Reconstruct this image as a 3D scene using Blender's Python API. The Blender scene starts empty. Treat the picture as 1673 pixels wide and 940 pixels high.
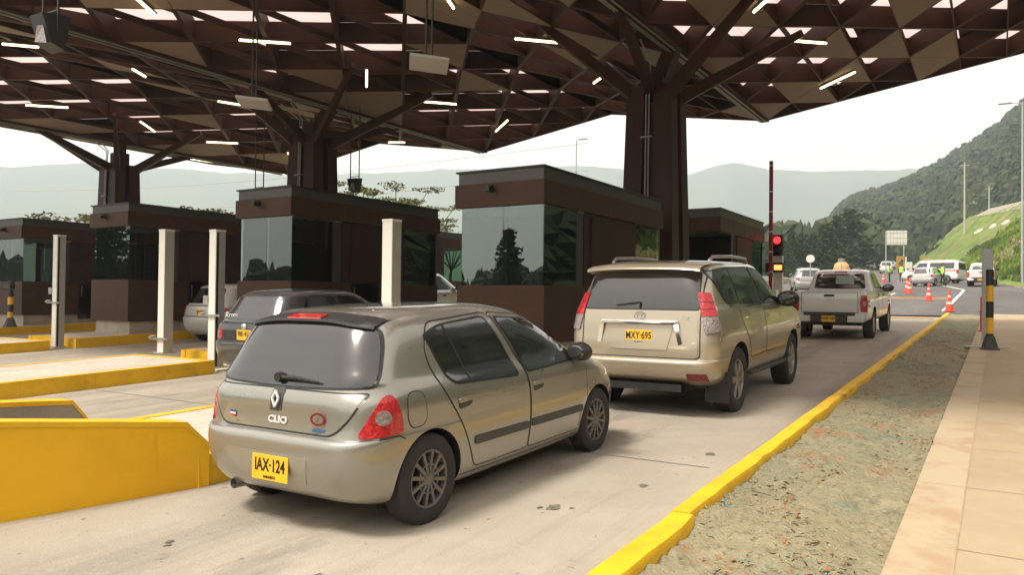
import bpy, bmesh, math, random
import numpy as np
from mathutils import Vector, Matrix
from mathutils.bvhtree import BVHTree
S = bpy.context.scene
COL = S.collection
RAD = math.radians
SLOPE = math.tan(RAD(1.84))          # the toll plaza climbs gently along the lanes

# ------------------------------------------------------------------ camera
def make_camera():
    yaw, pitch, roll = RAD(32.103), RAD(0.881), RAD(0.636)
    f = Vector((-math.sin(yaw)*math.cos(pitch), math.cos(yaw)*math.cos(pitch), math.sin(pitch)))
    r = Vector((math.cos(yaw), math.sin(yaw), 0)); u = r.cross(f)
    r2 = math.cos(roll)*r + math.sin(roll)*u; u2 = -math.sin(roll)*r + math.cos(roll)*u
    cd = bpy.data.cameras.new('camera'); co = bpy.data.objects.new('camera', cd); COL.objects.link(co)
    cd.sensor_width = 36; cd.lens = 1267.4/1673*36; cd.clip_end = 9000; cd.clip_start = .05
    m = Matrix((r2, u2, -f)).transposed().to_4x4(); m.translation = Vector((0, 0, 1.6))
    co.matrix_world = m; S.camera = co
make_camera()
# ------------------------------------------------------------------ world, sun, exposure
SUN_EL, SUN_AZ = RAD(58), RAD(200)      # azimuth clockwise from +Y : behind the camera, a little to the left
w = bpy.data.worlds.new('World'); S.world = w; w.use_nodes = True
nt = w.node_tree; sk = nt.nodes.new('ShaderNodeTexSky'); sk.sky_type = 'NISHITA'; sk.sun_disc = False
sk.sun_elevation = SUN_EL; sk.sun_rotation = SUN_AZ; sk.dust_density = 5; sk.air_density = 1.2; sk.ozone_density = .8
bg = nt.nodes['Background']; bg.inputs[1].default_value = .15
veil = nt.nodes.new('ShaderNodeMix'); veil.data_type = 'RGBA'; veil.inputs[0].default_value = .75     # thin even overcast over the clear sky
nt.links.new(sk.outputs[0], veil.inputs[6]); vn = nt.nodes.new('ShaderNodeTexNoise'); vn.inputs['Scale'].default_value = 2.2; vn.inputs['Detail'].default_value = 5; vt = nt.nodes.new('ShaderNodeTexCoord'); vm = nt.nodes.new('ShaderNodeMapping'); vm.inputs['Scale'].default_value = (1, 1, 4)
nt.links.new(vt.outputs['Generated'], vm.inputs[0]); nt.links.new(vm.outputs[0], vn.inputs[0])
vr = nt.nodes.new('ShaderNodeValToRGB'); nt.links.new(vn.outputs[0], vr.inputs[0]); vr.color_ramp.elements[0].position = .3; vr.color_ramp.elements[1].position = .7
vr.color_ramp.elements[0].color = (4.6, 4.1, 3.6, 1); vr.color_ramp.elements[1].color = (5.7, 4.85, 4.0, 1); nt.links.new(vr.outputs[0], veil.inputs[7])
nt.links.new(veil.outputs[2], bg.inputs[0])
sl = bpy.data.lights.new('sun', 'SUN'); sl.energy = 2.3; sl.angle = RAD(14); sl.color = (1, .94, .85)
so = bpy.data.objects.new('sun', sl); COL.objects.link(so)
sd = Vector((math.sin(SUN_AZ)*math.cos(SUN_EL), math.cos(SUN_AZ)*math.cos(SUN_EL), math.sin(SUN_EL)))
so.rotation_euler = (-sd).to_track_quat('-Z', 'Y').to_euler()
so.location = sd*60
S.view_settings.view_transform = 'Standard'; S.view_settings.look = 'None'; S.view_settings.gamma = 1
S.view_settings.use_curve_mapping = False; S.view_settings.exposure = 1.10
S.render.engine = 'CYCLES'
S.cycles.max_bounces = 6; S.cycles.transparent_max_bounces = 10; S.cycles.glossy_bounces = 3
S.cycles.diffuse_bounces = 3; S.cycles.transmission_bounces = 3; S.cycles.volume_bounces = 1
S.cycles.use_denoising = True; S.cycles.sample_clamp_indirect = 6

# ------------------------------------------------------------------ helpers
def tag(o, label=None, cat=None, group=None, kind=None):
    if label: o['label'] = label
    if cat: o['category'] = cat
    if group: o['group'] = group
    if kind: o['kind'] = kind
    return o
def empty(name, loc=(0, 0, 0), rot=(0, 0, 0)):
    o = bpy.data.objects.new(name, None); COL.objects.link(o); o.location = loc; o.rotation_euler = rot
    o.empty_display_size = .2
    return o
def kids(o): return [c for c in COL.objects if c.parent == o]
def copy_tree(o, parent=None):
    c = o.copy(); COL.objects.link(c)
    if parent: c.parent = parent
    for ch in list(kids(o)): copy_tree(ch, c)
    return c
def mesh_obj(name, verts, faces, mat, parent=None, smooth=False, angle=None):
    me = bpy.data.meshes.new(name); me.from_pydata([tuple(v) for v in verts], [], faces); me.update()
    if isinstance(mat, (list, tuple)):
        for m_ in mat: me.materials.append(m_)
    elif mat: me.materials.append(mat)
    o = bpy.data.objects.new(name, me); COL.objects.link(o)
    if parent: o.parent = parent
    if smooth: me.shade_smooth()
    if angle: me.shade_smooth(); me.set_sharp_from_angle(angle=RAD(angle))
    return o
class MB:
    """collects boxes, tubes and other shapes for ONE mesh object"""
    def __init__(s): s.v = []; s.f = []; s.mi = []; s.cur = 0
    def add(s, vs, fs):
        n = len(s.v); s.v += [Vector(v) for v in vs]; s.f += [tuple(n+i for i in f) for f in fs]; s.mi += [s.cur]*len(fs)
        return s
    def box(s, x0, x1, y0, y1, z0, z1, bev=0):
        if bev:
            bm = bmesh.new(); bmesh.ops.create_cube(bm, size=1)
            for v in bm.verts: v.co = Vector(((x0+x1)/2+v.co.x*(x1-x0), (y0+y1)/2+v.co.y*(y1-y0), (z0+z1)/2+v.co.z*(z1-z0)))
            bmesh.ops.bevel(bm, geom=bm.edges[:], offset=bev, segments=2, affect='EDGES', profile=.5)
            return s.bm(bm)
        vs = [(x, y, z) for z in (z0, z1) for y in (y0, y1) for x in (x0, x1)]
        return s.add(vs, [(0, 2, 3, 1), (4, 5, 7, 6), (0, 1, 5, 4), (2, 6, 7, 3), (0, 4, 6, 2), (1, 3, 7, 5)])
    def bm(s, bm):
        bm.verts.ensure_lookup_table(); bm.verts.index_update()
        s.add([v.co.copy() for v in bm.verts], [[v.index for v in f.verts] for f in bm.faces]); bm.free(); return s
    def bar(s, a, b, w, h, w2=None, h2=None, up=(0, 0, 1)):
        a = Vector(a); b = Vector(b); d = (b-a).normalized(); up = Vector(up)
        if abs(d.dot(up)) > .98: up = Vector((0, 1, 0))
        r = d.cross(up).normalized(); u = r.cross(d)
        w2 = w if w2 is None else w2; h2 = h if h2 is None else h2
        vs = [p+r*sx*ww/2+u*sy*hh/2 for p, ww, hh in ((a, w, h), (b, w2, h2)) for sx, sy in ((-1, -1), (1, -1), (1, 1), (-1, 1))]
        return s.add(vs, [(3, 2, 1, 0), (4, 5, 6, 7), (0, 1, 5, 4), (1, 2, 6, 5), (2, 3, 7, 6), (3, 0, 4, 7)])
    def tube(s, pts, r, n=10, caps=True):
        pts = [Vector(p) for p in pts]; rs = r if isinstance(r, (list, tuple)) else [r]*len(pts)
        rings = []
        for i, p in enumerate(pts):
            d = (pts[min(i+1, len(pts)-1)]-pts[max(i-1, 0)]).normalized()
            up = Vector((0, 0, 1)) if abs(d.z) < .9 else Vector((0, 1, 0))
            a = d.cross(up).normalized(); b = a.cross(d)
            rings.append([p+(a*math.cos(2*math.pi*k/n)+b*math.sin(2*math.pi*k/n))*rs[i] for k in range(n)])
        vs = [v for ring in rings for v in ring]
        fs = [(i*n+k, i*n+(k+1) % n, (i+1)*n+(k+1) % n, (i+1)*n+k) for i in range(len(pts)-1) for k in range(n)]
        if caps: fs += [tuple(range(n-1, -1, -1)), tuple((len(pts)-1)*n+k for k in range(n))]
        return s.add(vs, fs)
    def lathe(s, prof, c=(0, 0, 0), axis='Z', n=28, closed=False):
        vs = []; m = len(prof)
        for k in range(n):
            a = 2*math.pi*k/n; ca, sa = math.cos(a), math.sin(a)
            for (r, h) in prof:
                if axis == 'Z': p = (r*ca, r*sa, h)
                elif axis == 'X': p = (h, r*ca, r*sa)
                else: p = (r*sa, h, r*ca)
                vs.append(Vector(p)+Vector(c))
        fs = []
        for k in range(n):
            k2 = (k+1) % n
            for i in range(m-1 if not closed else m):
                j = (i+1) % m
                fs.append((k*m+i, k2*m+i, k2*m+j, k*m+j))
        return s.add(vs, fs)
    def prism(s, poly, z0, z1, xf=None):
        n = len(poly); xf = xf or (lambda x, y, z: (x, y, z))
        vs = [xf(x, y, z0) for x, y in poly]+[xf(x, y, z1) for x, y in poly]
        return s.add(vs, [tuple(range(n-1, -1, -1)), tuple(range(n, 2*n))]+[(i, (i+1) % n, n+(i+1) % n, n+i) for i in range(n)])
    def build(s, name, mat, parent=None, smooth=False, angle=None):
        o = mesh_obj(name, s.v, s.f, mat, parent, smooth, angle)
        if isinstance(mat, (list, tuple)):
            o.data.polygons.foreach_set('material_index', s.mi)
        return o

# ------------------------------------------------------------------ materials
def _mat(name):
    m = bpy.data.materials.new(name); m.use_nodes = True; return m, m.node_tree, m.node_tree.nodes['Principled BSDF']
def mat(name, col, rough=.6, metal=0, var=.12, scale=6, bump=0, coat=0, emis=None, estr=0, spec=.5, bscale=None, stretch=None):
    m, nt, p = _mat(name); L = nt.links; N = nt.nodes
    tc = N.new('ShaderNodeTexCoord'); out = tc.outputs['Object']
    if stretch:
        mp = N.new('ShaderNodeMapping'); mp.inputs['Scale'].default_value = stretch; L.new(out, mp.inputs[0]); out = mp.outputs[0]
    if var:
        n1 = N.new('ShaderNodeTexNoise'); n1.inputs['Scale'].default_value = scale; n1.inputs['Detail'].default_value = 6; n1.inputs['Roughness'].default_value = .65
        L.new(out, n1.inputs[0])
        cr = N.new('ShaderNodeValToRGB'); L.new(n1.outputs[0], cr.inputs[0])
        e = cr.color_ramp.elements; e[0].position = .3; e[1].position = .72
        e[0].color = (*[c*(1-var) for c in col], 1); e[1].color = (*[min(1, c*(1+var)) for c in col], 1)
        L.new(cr.outputs[0], p.inputs['Base Color'])
        mr = N.new('ShaderNodeMapRange'); mr.inputs[3].default_value = max(.03, rough-.08); mr.inputs[4].default_value = min(1, rough+.1)
        L.new(n1.outputs[0], mr.inputs[0]); L.new(mr.outputs[0], p.inputs['Roughness'])
    else:
        p.inputs['Base Color'].default_value = (*col, 1); p.inputs['Roughness'].default_value = rough
    p.inputs['Metallic'].default_value = metal; p.inputs['Coat Weight'].default_value = coat; p.inputs['Coat Roughness'].default_value = .06
    p.inputs['Specular IOR Level'].default_value = spec
    if bump:
        nb = N.new('ShaderNodeTexNoise'); nb.inputs['Scale'].default_value = bscale or scale*8; nb.inputs['Detail'].default_value = 4; L.new(out, nb.inputs[0])
        b = N.new('ShaderNodeBump'); b.inputs['Strength'].default_value = bump; b.inputs['Distance'].default_value = .02
        L.new(nb.outputs[0], b.inputs['Height']); L.new(b.outputs[0], p.inputs['Normal'])
    if emis: p.inputs['Emission Color'].default_value = (*emis, 1); p.inputs['Emission Strength'].default_value = estr
    return m
def layered(name, base, layers, rough=.9, bump=.3, bscale=40, spec=.3):
    """base colour plus noise-masked stains: layers = (colour, scale, low, high, strength[, stretch])"""
    m, nt, p = _mat(name); L = nt.links; N = nt.nodes; tc = N.new('ShaderNodeTexCoord')
    rgb = N.new('ShaderNodeRGB'); rgb.outputs[0].default_value = (*base, 1); cur = rgb.outputs[0]
    for i, ly in enumerate(layers):
        c, sc, lo, hi, st = ly[:5]; out = tc.outputs['Object']
        mp = N.new('ShaderNodeMapping'); mp.inputs['Location'].default_value = (i*7.3, i*3.1, 0)
        if len(ly) > 5: mp.inputs['Scale'].default_value = ly[5]
        L.new(out, mp.inputs[0])
        n = N.new('ShaderNodeTexNoise'); n.inputs['Scale'].default_value = sc; n.inputs['Detail'].default_value = 7; n.inputs['Roughness'].default_value = .62
        L.new(mp.outputs[0], n.inputs[0])
        mr = N.new('ShaderNodeMapRange'); mr.inputs[1].default_value = lo; mr.inputs[2].default_value = hi; mr.inputs[4].default_value = st
        L.new(n.outputs[0], mr.inputs[0])
        mx = N.new('ShaderNodeMix'); mx.data_type = 'RGBA'; L.new(mr.outputs[0], mx.inputs[0]); L.new(cur, mx.inputs[6]); mx.inputs[7].default_value = (*c, 1)
        cur = mx.outputs[2]
    L.new(cur, p.inputs['Base Color']); p.inputs['Roughness'].default_value = rough; p.inputs['Specular IOR Level'].default_value = spec
    if bump:
        nb = N.new('ShaderNodeTexNoise'); nb.inputs['Scale'].default_value = bscale; nb.inputs['Detail'].default_value = 5; L.new(tc.outputs['Object'], nb.inputs[0])
        b = N.new('ShaderNodeBump'); b.inputs['Strength'].default_value = bump; b.inputs['Distance'].default_value = .02
        L.new(nb.outputs[0], b.inputs['Height']); L.new(b.outputs[0], p.inputs['Normal'])
    return m
def glass(name, tint, refl=.18, rough=.0, gcol=(.9, .95, .95)):
    m = bpy.data.materials.new(name); m.use_nodes = True; nt = m.node_tree; nt.nodes.clear(); N = nt.nodes; L = nt.links
    o = N.new('ShaderNodeOutputMaterial'); t = N.new('ShaderNodeBsdfTransparent'); t.inputs[0].default_value = (*tint, 1)
    g = N.new('ShaderNodeBsdfGlossy'); g.inputs['Roughness'].default_value = rough; g.inputs[0].default_value = (*gcol, 1)
    lw = N.new('ShaderNodeFresnel'); lw.inputs[0].default_value = 1.5
    ad = N.new('ShaderNodeMath'); ad.operation = 'ADD'; ad.use_clamp = True; ad.inputs[1].default_value = refl; L.new(lw.outputs[0], ad.inputs[0])
    mx = N.new('ShaderNodeMixShader'); L.new(ad.outputs[0], mx.inputs[0]); L.new(t.outputs[0], mx.inputs[1]); L.new(g.outputs[0], mx.inputs[2]); L.new(mx.outputs[0], o.inputs[0])
    return m
def leaf_mat(name, dark, light, scale=.5):
    m, nt, p = _mat(name); N = nt.nodes; L = nt.links
    tc = N.new('ShaderNodeTexCoord'); n = N.new('ShaderNodeTexNoise'); n.inputs['Scale'].default_value = scale; n.inputs['Detail'].default_value = 5; L.new(tc.outputs['Object'], n.inputs[0])
    cr = N.new('ShaderNodeValToRGB'); L.new(n.outputs[0], cr.inputs[0]); e = cr.color_ramp.elements
    e[0].position = .35; e[1].position = .68; e[0].color = (*dark, 1); e[1].color = (*light, 1)
    L.new(cr.outputs[0], p.inputs['Base Color']); p.inputs['Roughness'].default_value = .75; p.inputs['Specular IOR Level'].default_value = .25
    return m
M = {}
M['concrete'] = layered('road concrete', (.375, .33, .26), [((.29, .255, .205), .35, .42, .62, .8), ((.43, .39, .32), 1.6, .5, .72, .55), ((.21, .19, .155), 1.5, .50, .66, .65, (1.1, .045, 1)), ((.13, .115, .095), 1.1, .60, .70, .5, (.9, .3, 1)), ((.42, .38, .31), 22, .56, .72, .5), ((.10, .088, .07), 3.1, .67, .73, .6), ((.08, .07, .06), 11, .66, .71, .7)], bump=.3, bscale=60)
M['island'] = layered('island concrete', (.50, .455, .37), [((.38, .34, .27), 1.3, .45, .65, .6), ((.60, .56, .47), 7, .5, .7, .5), ((.22, .2, .17), 6, .70, .76, .6)], bump=.2)
M['kerb'] = layered('yellow kerb paint', (.78, .46, .018), [((.60, .34, .014), 2.2, .46, .64, .7), ((.30, .21, .06), 6, .60, .70, .6, (1, .5, 1)), ((.42, .38, .30), 14, .66, .71, .8), ((.05, .045, .03), 3.5, .68, .74, .55, (1, .25, 1))], rough=.7, bump=.15)
M['wall_yellow'] = layered('yellow wall paint', (.84, .47, .012), [((.66, .33, .008), .9, .42, .62, .7), ((.34, .19, .03), 5, .62, .72, .5, (1, 1, .12)), ((.05, .045, .03), 2.0, .70, .75, .6, (.5, .5, 3)), ((.25, .2, .1), 20, .72, .76, .6)], rough=.6, bump=.08)
M['wall_grey'] = layered('grey cement render', (.30, .29, .26), [((.22, .21, .19), 2, .45, .65, .6)], bump=.2)
M['sidewalk'] = layered('sidewalk concrete', (.41, .325, .205), [((.36, .27, .17), .7, .42, .62, .7), ((.45, .36, .25), 3.5, .5, .7, .5), ((.42, .28, .15), 1.6, .62, .74, .3)], bump=.12, bscale=50)
M['asphalt'] = layered('asphalt', (.105, .098, .092), [((.15, .14, .13), .25, .42, .62, .8, (1, .3, 1)), ((.075, .07, .066), 1.7, .5, .7, .6)], bump=.2, bscale=50)
M['gravel'] = layered('pale gravel', (.46, .40, .30), [((.34, .29, .21), .8, .45, .6, .7)], bump=.4)
M['terrain'] = layered('terrain grass', (.10, .15, .028), [((.17, .24, .035), .22, .42, .58, .9), ((.28, .19, .10), .10, .52, .62, .85, (.35, 1, 1)), ((.05, .09, .02), .9, .52, .66, .7), ((.33, .25, .13), .5, .66, .72, .7)], bump=.6, bscale=6)
M['soil'] = layered('planter soil', (.27, .235, .145), [((.185, .195, .125), .45, .42, .60, .8), ((.33, .285, .175), 7, .48, .66, .7), ((.15, .125, .075), 13, .54, .64, .7), ((.31, .145, .065), 1.5, .60, .67, .8), ((.09, .19, .145), 2.4, .63, .67, .7), ((.045, .038, .024), 26, .64, .70, .7)], bump=1.0, bscale=34)
M['white_line'] = mat('road paint white', (.72, .70, .64), .7, var=.15, scale=4)
M['orange_line'] = mat('road paint orange', (.62, .32, .09), .7, var=.2, scale=3)
M['clad'] = mat('brown cladding', (.064, .032, .020), .48, var=.18, scale=2.5, bump=.05, bscale=60, spec=.18)
M['clad2'] = mat('dark brown cladding', (.040, .018, .012), .5, var=.18, scale=2.5, spec=.18)
M['cap'] = mat('roof flashing grey', (.070, .066, .060), .45, var=.1, metal=.2)
M['plinth'] = mat('plinth concrete', (.38, .34, .27), .9, var=.2, scale=3, bump=.2)
M['beam'] = mat('canopy beam steel', (.050, .0185, .0085), .55, var=.30, scale=1.1, bump=.03, spec=.18)
M['column'] = mat('rust brown column steel', (.050, .021, .011), .45, var=.3, scale=1.2, stretch=(1, 1, .25), spec=.18)
M['panel'] = mat('perforated panel', (.25, .178, .125), .7, var=.10, scale=1.5)
M['roofclad'] = mat('roof cladding', (.16, .075, .045), .7, var=.25, scale=2)
M['conduit'] = mat('galvanised conduit', (.30, .29, .26), .45, metal=.5, var=.1)
M['black'] = mat('black plastic', (.018, .018, .018), .45, var=.2, scale=8)
M['trim'] = mat('grey plastic trim', (.045, .045, .042), .55, var=.1, scale=8)
M['rubber'] = mat('tyre rubber', (.026, .024, .022), .82, var=.35, scale=9, bump=.1)
M['steel'] = mat('brushed metal', (.5, .5, .48), .3, metal=.9, var=.1)
M['chrome'] = mat('chrome', (.75, .75, .74), .08, metal=1, var=0)
M['white'] = mat('white powder coat', (.70, .68, .61), .55, var=.08, scale=3)
M['postside'] = mat('aluminium extrusion', (.42, .40, .36), .5, var=.1, scale=3, metal=.3)
M['greypanel'] = mat('grey antenna plastic', (.42, .40, .38), .55, var=.06)
M['pole'] = mat('galvanised pole', (.42, .43, .42), .5, metal=.4, var=.1)
M['concpole'] = mat('concrete pole', (.42, .38, .32), .8, var=.1)
M['red'] = mat('red paint', (.30, .018, .03), .45, var=.12, scale=6)
M['cone'] = mat('orange cone plastic', (.85, .075, .035), .5, var=.1, scale=8)
M['conewhite'] = mat('reflective white', (.7, .68, .65), .4, var=.05)
M['platey'] = mat('plate yellow', (.82, .45, .02), .45, var=.08, scale=12)
M['ink'] = mat('plate ink', (.012, .010, .008), .5, var=0)
M['redlens'] = mat('red tail lens', (.46, .008, .012), .12, var=.55, scale=38, coat=.8, bump=.5, bscale=70)
M['reddark'] = mat('dark red reflector', (.18, .012, .012), .25, var=.1, scale=30)
M['clearlens'] = mat('clear lens', (.30, .25, .24), .18, metal=.3, var=.5, scale=45, coat=.8, bump=.6, bscale=60)
M['lamp_red'] = mat('lit red lamp', (.6, .01, .01), .3, var=0, emis=(1, .02, .02), estr=2.2)
M['lamp_orange'] = mat('lit orange display', (.6, .15, .03), .3, var=0, emis=(1, .17, .04), estr=2.2)
M['tube'] = mat('lit tube', (.9, .85, .6), .4, var=0, emis=(1, .78, .42), estr=3.2)
M['carglass'] = mat('dark tinted glass', (.012, .012, .013), .06, var=.25, scale=2.0, coat=1, spec=.9)
M['backglass'] = mat('dusty rear glass', (.022, .021, .020), .12, var=.12, scale=1.6, coat=.6, spec=.8, stretch=(1, 1, 6))
M['boothglass'] = glass('booth glass', (.66, .72, .68), .10, gcol=(.8, .86, .84))
M['clearbooth'] = glass('clear booth glass', (.60, .70, .64), -1)
M['clearglass'] = glass('clear car glass', (.35, .40, .38), .08)
M['seat'] = mat('seat cloth', (.03, .035, .05), .8, var=.2)
M['skylight'] = None
M['trunkbark'] = mat('bark', (.09, .065, .045), .9, var=.3, scale=4, bump=.4)
def translucent(name, col):
    m = bpy.data.materials.new(name); m.use_nodes = True; nt = m.node_tree; nt.nodes.clear(); N = nt.nodes; L = nt.links
    o = N.new('ShaderNodeOutputMaterial'); t = N.new('ShaderNodeBsdfTranslucent'); t.inputs[0].default_value = (*col, 1)
    d = N.new('ShaderNodeBsdfDiffuse'); d.inputs[0].default_value = (*col, 1)
    mx = N.new('ShaderNodeMixShader'); mx.inputs[0].default_value = .25
    L.new(t.outputs[0], mx.inputs[1]); L.new(d.outputs[0], mx.inputs[2]); L.new(mx.outputs[0], o.inputs[0]); return m
M['skylight'] = translucent('milky roof sheet', (.86, .76, .75))
def paint(name, col, metal=.55, rough=.36, coat=.6, dust=(.30, .26, .20), dst=.22):
    m, nt, p = _mat(name); N = nt.nodes; L = nt.links; tc = N.new('ShaderNodeTexCoord')
    n = N.new('ShaderNodeTexNoise'); n.inputs['Scale'].default_value = 3; n.inputs['Detail'].default_value = 6; L.new(tc.outputs['Object'], n.inputs[0])
    sx = N.new('ShaderNodeSeparateXYZ'); L.new(tc.outputs['Object'], sx.inputs[0])
    mr = N.new('ShaderNodeMapRange'); mr.inputs[1].default_value = .75; mr.inputs[2].default_value = .15; mr.inputs[3].default_value = .05; mr.inputs[4].default_value = 1; L.new(sx.outputs[2], mr.inputs[0])
    mu = N.new('ShaderNodeMath'); mu.operation = 'MULTIPLY'; L.new(n.outputs[0], mu.inputs[0]); L.new(mr.outputs[0], mu.inputs[1])
    m2 = N.new('ShaderNodeMath'); m2.operation = 'MULTIPLY'; m2.use_clamp = True; m2.inputs[1].default_value = dst*3; L.new(mu.outputs[0], m2.inputs[0])
    mx = N.new('ShaderNodeMix'); mx.data_type = 'RGBA'; L.new(m2.outputs[0], mx.inputs[0]); mx.inputs[6].default_value = (*col, 1); mx.inputs[7].default_value = (*dust, 1)
    L.new(mx.outputs[2], p.inputs['Base Color'])
    r = N.new('ShaderNodeMapRange'); r.inputs[3].default_value = rough; r.inputs[4].default_value = .7; L.new(m2.outputs[0], r.inputs[0]); L.new(r.outputs[0], p.inputs['Roughness'])
    mm = N.new('ShaderNodeMapRange'); mm.inputs[3].default_value = metal; mm.inputs[4].default_value = .05; L.new(m2.outputs[0], mm.inputs[0]); L.new(mm.outputs[0], p.inputs['Metallic'])
    p.inputs['Coat Weight'].default_value = 1; p.inputs['Coat Roughness'].default_value = .03
    return m
# ------------------------------------------------------------------ ground
def sstep(a, b, x):
    t = min(1, max(0, (x-a)/(b-a))); return t*t*(3-2*t)
PROF = [(-4000, -60*SLOPE), (-60, -60*SLOPE), (34, 34*SLOPE), (48, 1.85), (70, 3.0), (90, 3.9), (135, 6.6), (190, 9.6), (300, 12), (4000, 12)]
def prof(y):
    for (a, za), (b, zb_) in zip(PROF, PROF[1:]):
        if y <= b: return za+(zb_-za)*(y-a)/(b-a)
    return PROF[-1][1]
def road_shift(y):              # the road bends to the left beyond the plaza
    return 0 if y < 62 else -((y-62)**1.25)*.045
def foot(y):                     # foot of the grass bank on the right
    return 2.2+max(0, 58-y)*.22+road_shift(y)*1.0
def G(x, y):
    z = prof(y); xf = foot(y)
    if x > xf and y > 36:
        h = 9.0+max(0, y-60)*.02
        z += min(1, (y-36)/14)*h*min(1, (x-xf)/(h*1.25))**1.05
        z += max(0, x-xf-h*1.25)*.06
    if y <= 50 and x > 9: z += min(26, (x-9)*.62)*(1-sstep(40, 50, y))  # added rise beside the plaza, out of view, darkens reflections and dims the light
    xl = -34+road_shift(y)-max(0, 40-y)*.3
    if y > 20 and x < xl: z -= min(9, (xl-x)*.28)*sstep(20, 50, y)
    if x < -75: z -= min(14, (-75-x)*.2)
    return z
def grid(name, xs, ys, zf, mat_, kind='structure', dz=0, mask=None, parent=None):
    idx = {}; vs = []; fs = []
    def vid(i, j):
        if (i, j) not in idx: idx[i, j] = len(vs); vs.append((xs[i], ys[j], zf(xs[i], ys[j])+dz))
        return idx[i, j]
    for i in range(len(xs)-1):
        for j in range(len(ys)-1):
            if mask and not mask((xs[i]+xs[i+1])/2, (ys[j]+ys[j+1])/2): continue
            fs.append((vid(i, j), vid(i+1, j), vid(i+1, j+1), vid(i, j+1)))
    o = mesh_obj(name, vs, fs, mat_, parent, smooth=True)
    if kind: o['kind'] = kind
    return o
def lin(a, b, n): return [a+(b-a)*i/n for i in range(n+1)]
xs = [-2100, -1500, -1000, -500, -300, -200, -150, -120]+lin(-100, -40, 15)+lin(-38, 20, 58)+lin(23, 60, 10)+[80, 120, 200, 400, 1000, 2100]
ys = [-2100, -1500, -600, -250, -120, -60]+lin(-40, 30, 10)+lin(34, 130, 64)+lin(133, 260, 40)+[300, 400, 600, 1000, 2100]
rnd_ = random.Random(5)
def Gt(x, y):
    z = G(x, y)
    if -15 < x < 60 and y > 40 and x > foot(y)+1: z += .35*math.sin(x*1.7+y*.6)*math.sin(y*.33+x*.4)
    return z
ground = grid('ground', xs, ys, lambda x, y: Gt(x, y)-.03, M['terrain'])
GS = lambda x, y: y*SLOPE
plaza = grid('plaza_road', lin(-48, -1.70, 4), [-60, -20, 0, 10, 20, 34.2], GS, M['concrete'])
# concrete expansion joints, sawn grooves filled dark
jm = MB()
def flat(mb, pts, dz, f=GS): mb.add([(x, y, f(x, y)+dz) for x, y in pts], [tuple(range(len(pts)))])
for y in (-2.4, 1.9, 6.4, 10.9, 15.4, 19.9, 24.4, 28.9):
    for a, b in ((-5.12, -2.05), (-11.2, -7.45), (-18.4, -13.7), (-24.7, -20.8)):
        flat(jm, [(a, y-.008), (b, y-.008), (b, y+.008), (a, y+.008)], .004)
tag(jm.build('road_joints', mat('joint filler', (.22, .19, .155), .9)), kind='structure')
def stains():
    rr = random.Random(31); mats = [mat('oil stain', (.17, .145, .11), .75, var=.4, scale=20), mat('dark drip', (.13, .11, .09), .6, var=.3, scale=20)]; mb = MB()
    spots = [(-2.62, 4.75, .055, 0), (-2.50, 4.80, .02, 0), (-2.70, 4.70, .02, 1), (-2.3, 5.6, .04, 0), (-2.2, 6.9, .05, 0), (-4.3, 2.2, .06, 0), (-3.1, 3.0, .03, 1)]
    for i in range(30):
        x0 = rr.choice((-3.7, -3.6, -3.8, -9.5, -16)); spots.append((x0+rr.gauss(0, .35), rr.uniform(-2, 33), abs(rr.gauss(0, .035))+.012, rr.random() < .4))
    for x, y, r, k in spots:
        mb.cur = int(k); n = 12; a0 = rr.uniform(0, 6)
        flat(mb, [(x+math.cos(6.283*j/n)*r*rr.uniform(.45, 1.1)*1.1, y+math.sin(6.283*j/n)*r*rr.uniform(.45, 1.1)*1.6) for j in range(n)], .0045)
    tag(mb.build('oil_stains', mats), kind='structure')
stains()
def roadmask(x, y):
    left = -30 if y < 50 else -30+(y-50)*.87 if y < 65 else -17-(y-65)*.033
    return left < x < foot(y)-.6-max(0, 50-y)*.10
ax = lin(-60, 6, 132)
asph = grid('asphalt_road', lin(-72, 6, 156), [34.2]+lin(35, 200, 165)+lin(205, 300, 19), G, M['asphalt'], dz=.05, mask=roadmask)
def line_strip(name, pts, width, mat_, dz=.06, kind='structure'):
    mb = MB(); P = []
    for (a, b) in zip(pts, pts[1:]):
        n = max(1, int(math.dist(a, b)/.8)); P += [(a[0]+(b[0]-a[0])*i/n, a[1]+(b[1]-a[1])*i/n) for i in range(n)]
    P.append(pts[-1]); L_ = []
    for i, p in enumerate(P):
        q0 = P[max(0, i-1)]; q1 = P[min(len(P)-1, i+1)]; dx, dy = q1[0]-q0[0], q1[1]-q0[1]; l = math.hypot(dx, dy); nx, ny = -dy/l*width/2, dx/l*width/2
        for sgn in (-1, 1): x, y = p[0]+nx*sgn, p[1]+ny*sgn; L_.append((x, y, G(x, y)+dz))
    mb.add(L_, [(2*i, 2*i+2, 2*i+3, 2*i+1) for i in range(len(P)-1)])
    o = mb.build(name, mat_); o['kind'] = kind; return o
line_strip('edge_line', [(-1.95, 37), (-1.95, 55), (-2.0, 61), (-3.4, 69), (-5.6, 77), (-9, 90)], .16, M['white_line'], .058)
for x0 in (-5.6, -9.2, -13.0):
    for y0 in (41, 52, 63, 74):
        line_strip('lane_dash', [(x0, y0), (x0+road_shift(y0)*.5, y0+3.2)], .13, M['white_line'], .058)
for y0 in (47.5, 48.4, 49.3): line_strip('rumble_strip', [(-9.5, y0), (-2.3, y0)], .28, M['orange_line'], .058)
line_strip('stop_band', [(-5.1, 33.0), (-2.05, 33.0)], .5, M['orange_line'], .02)
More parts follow.
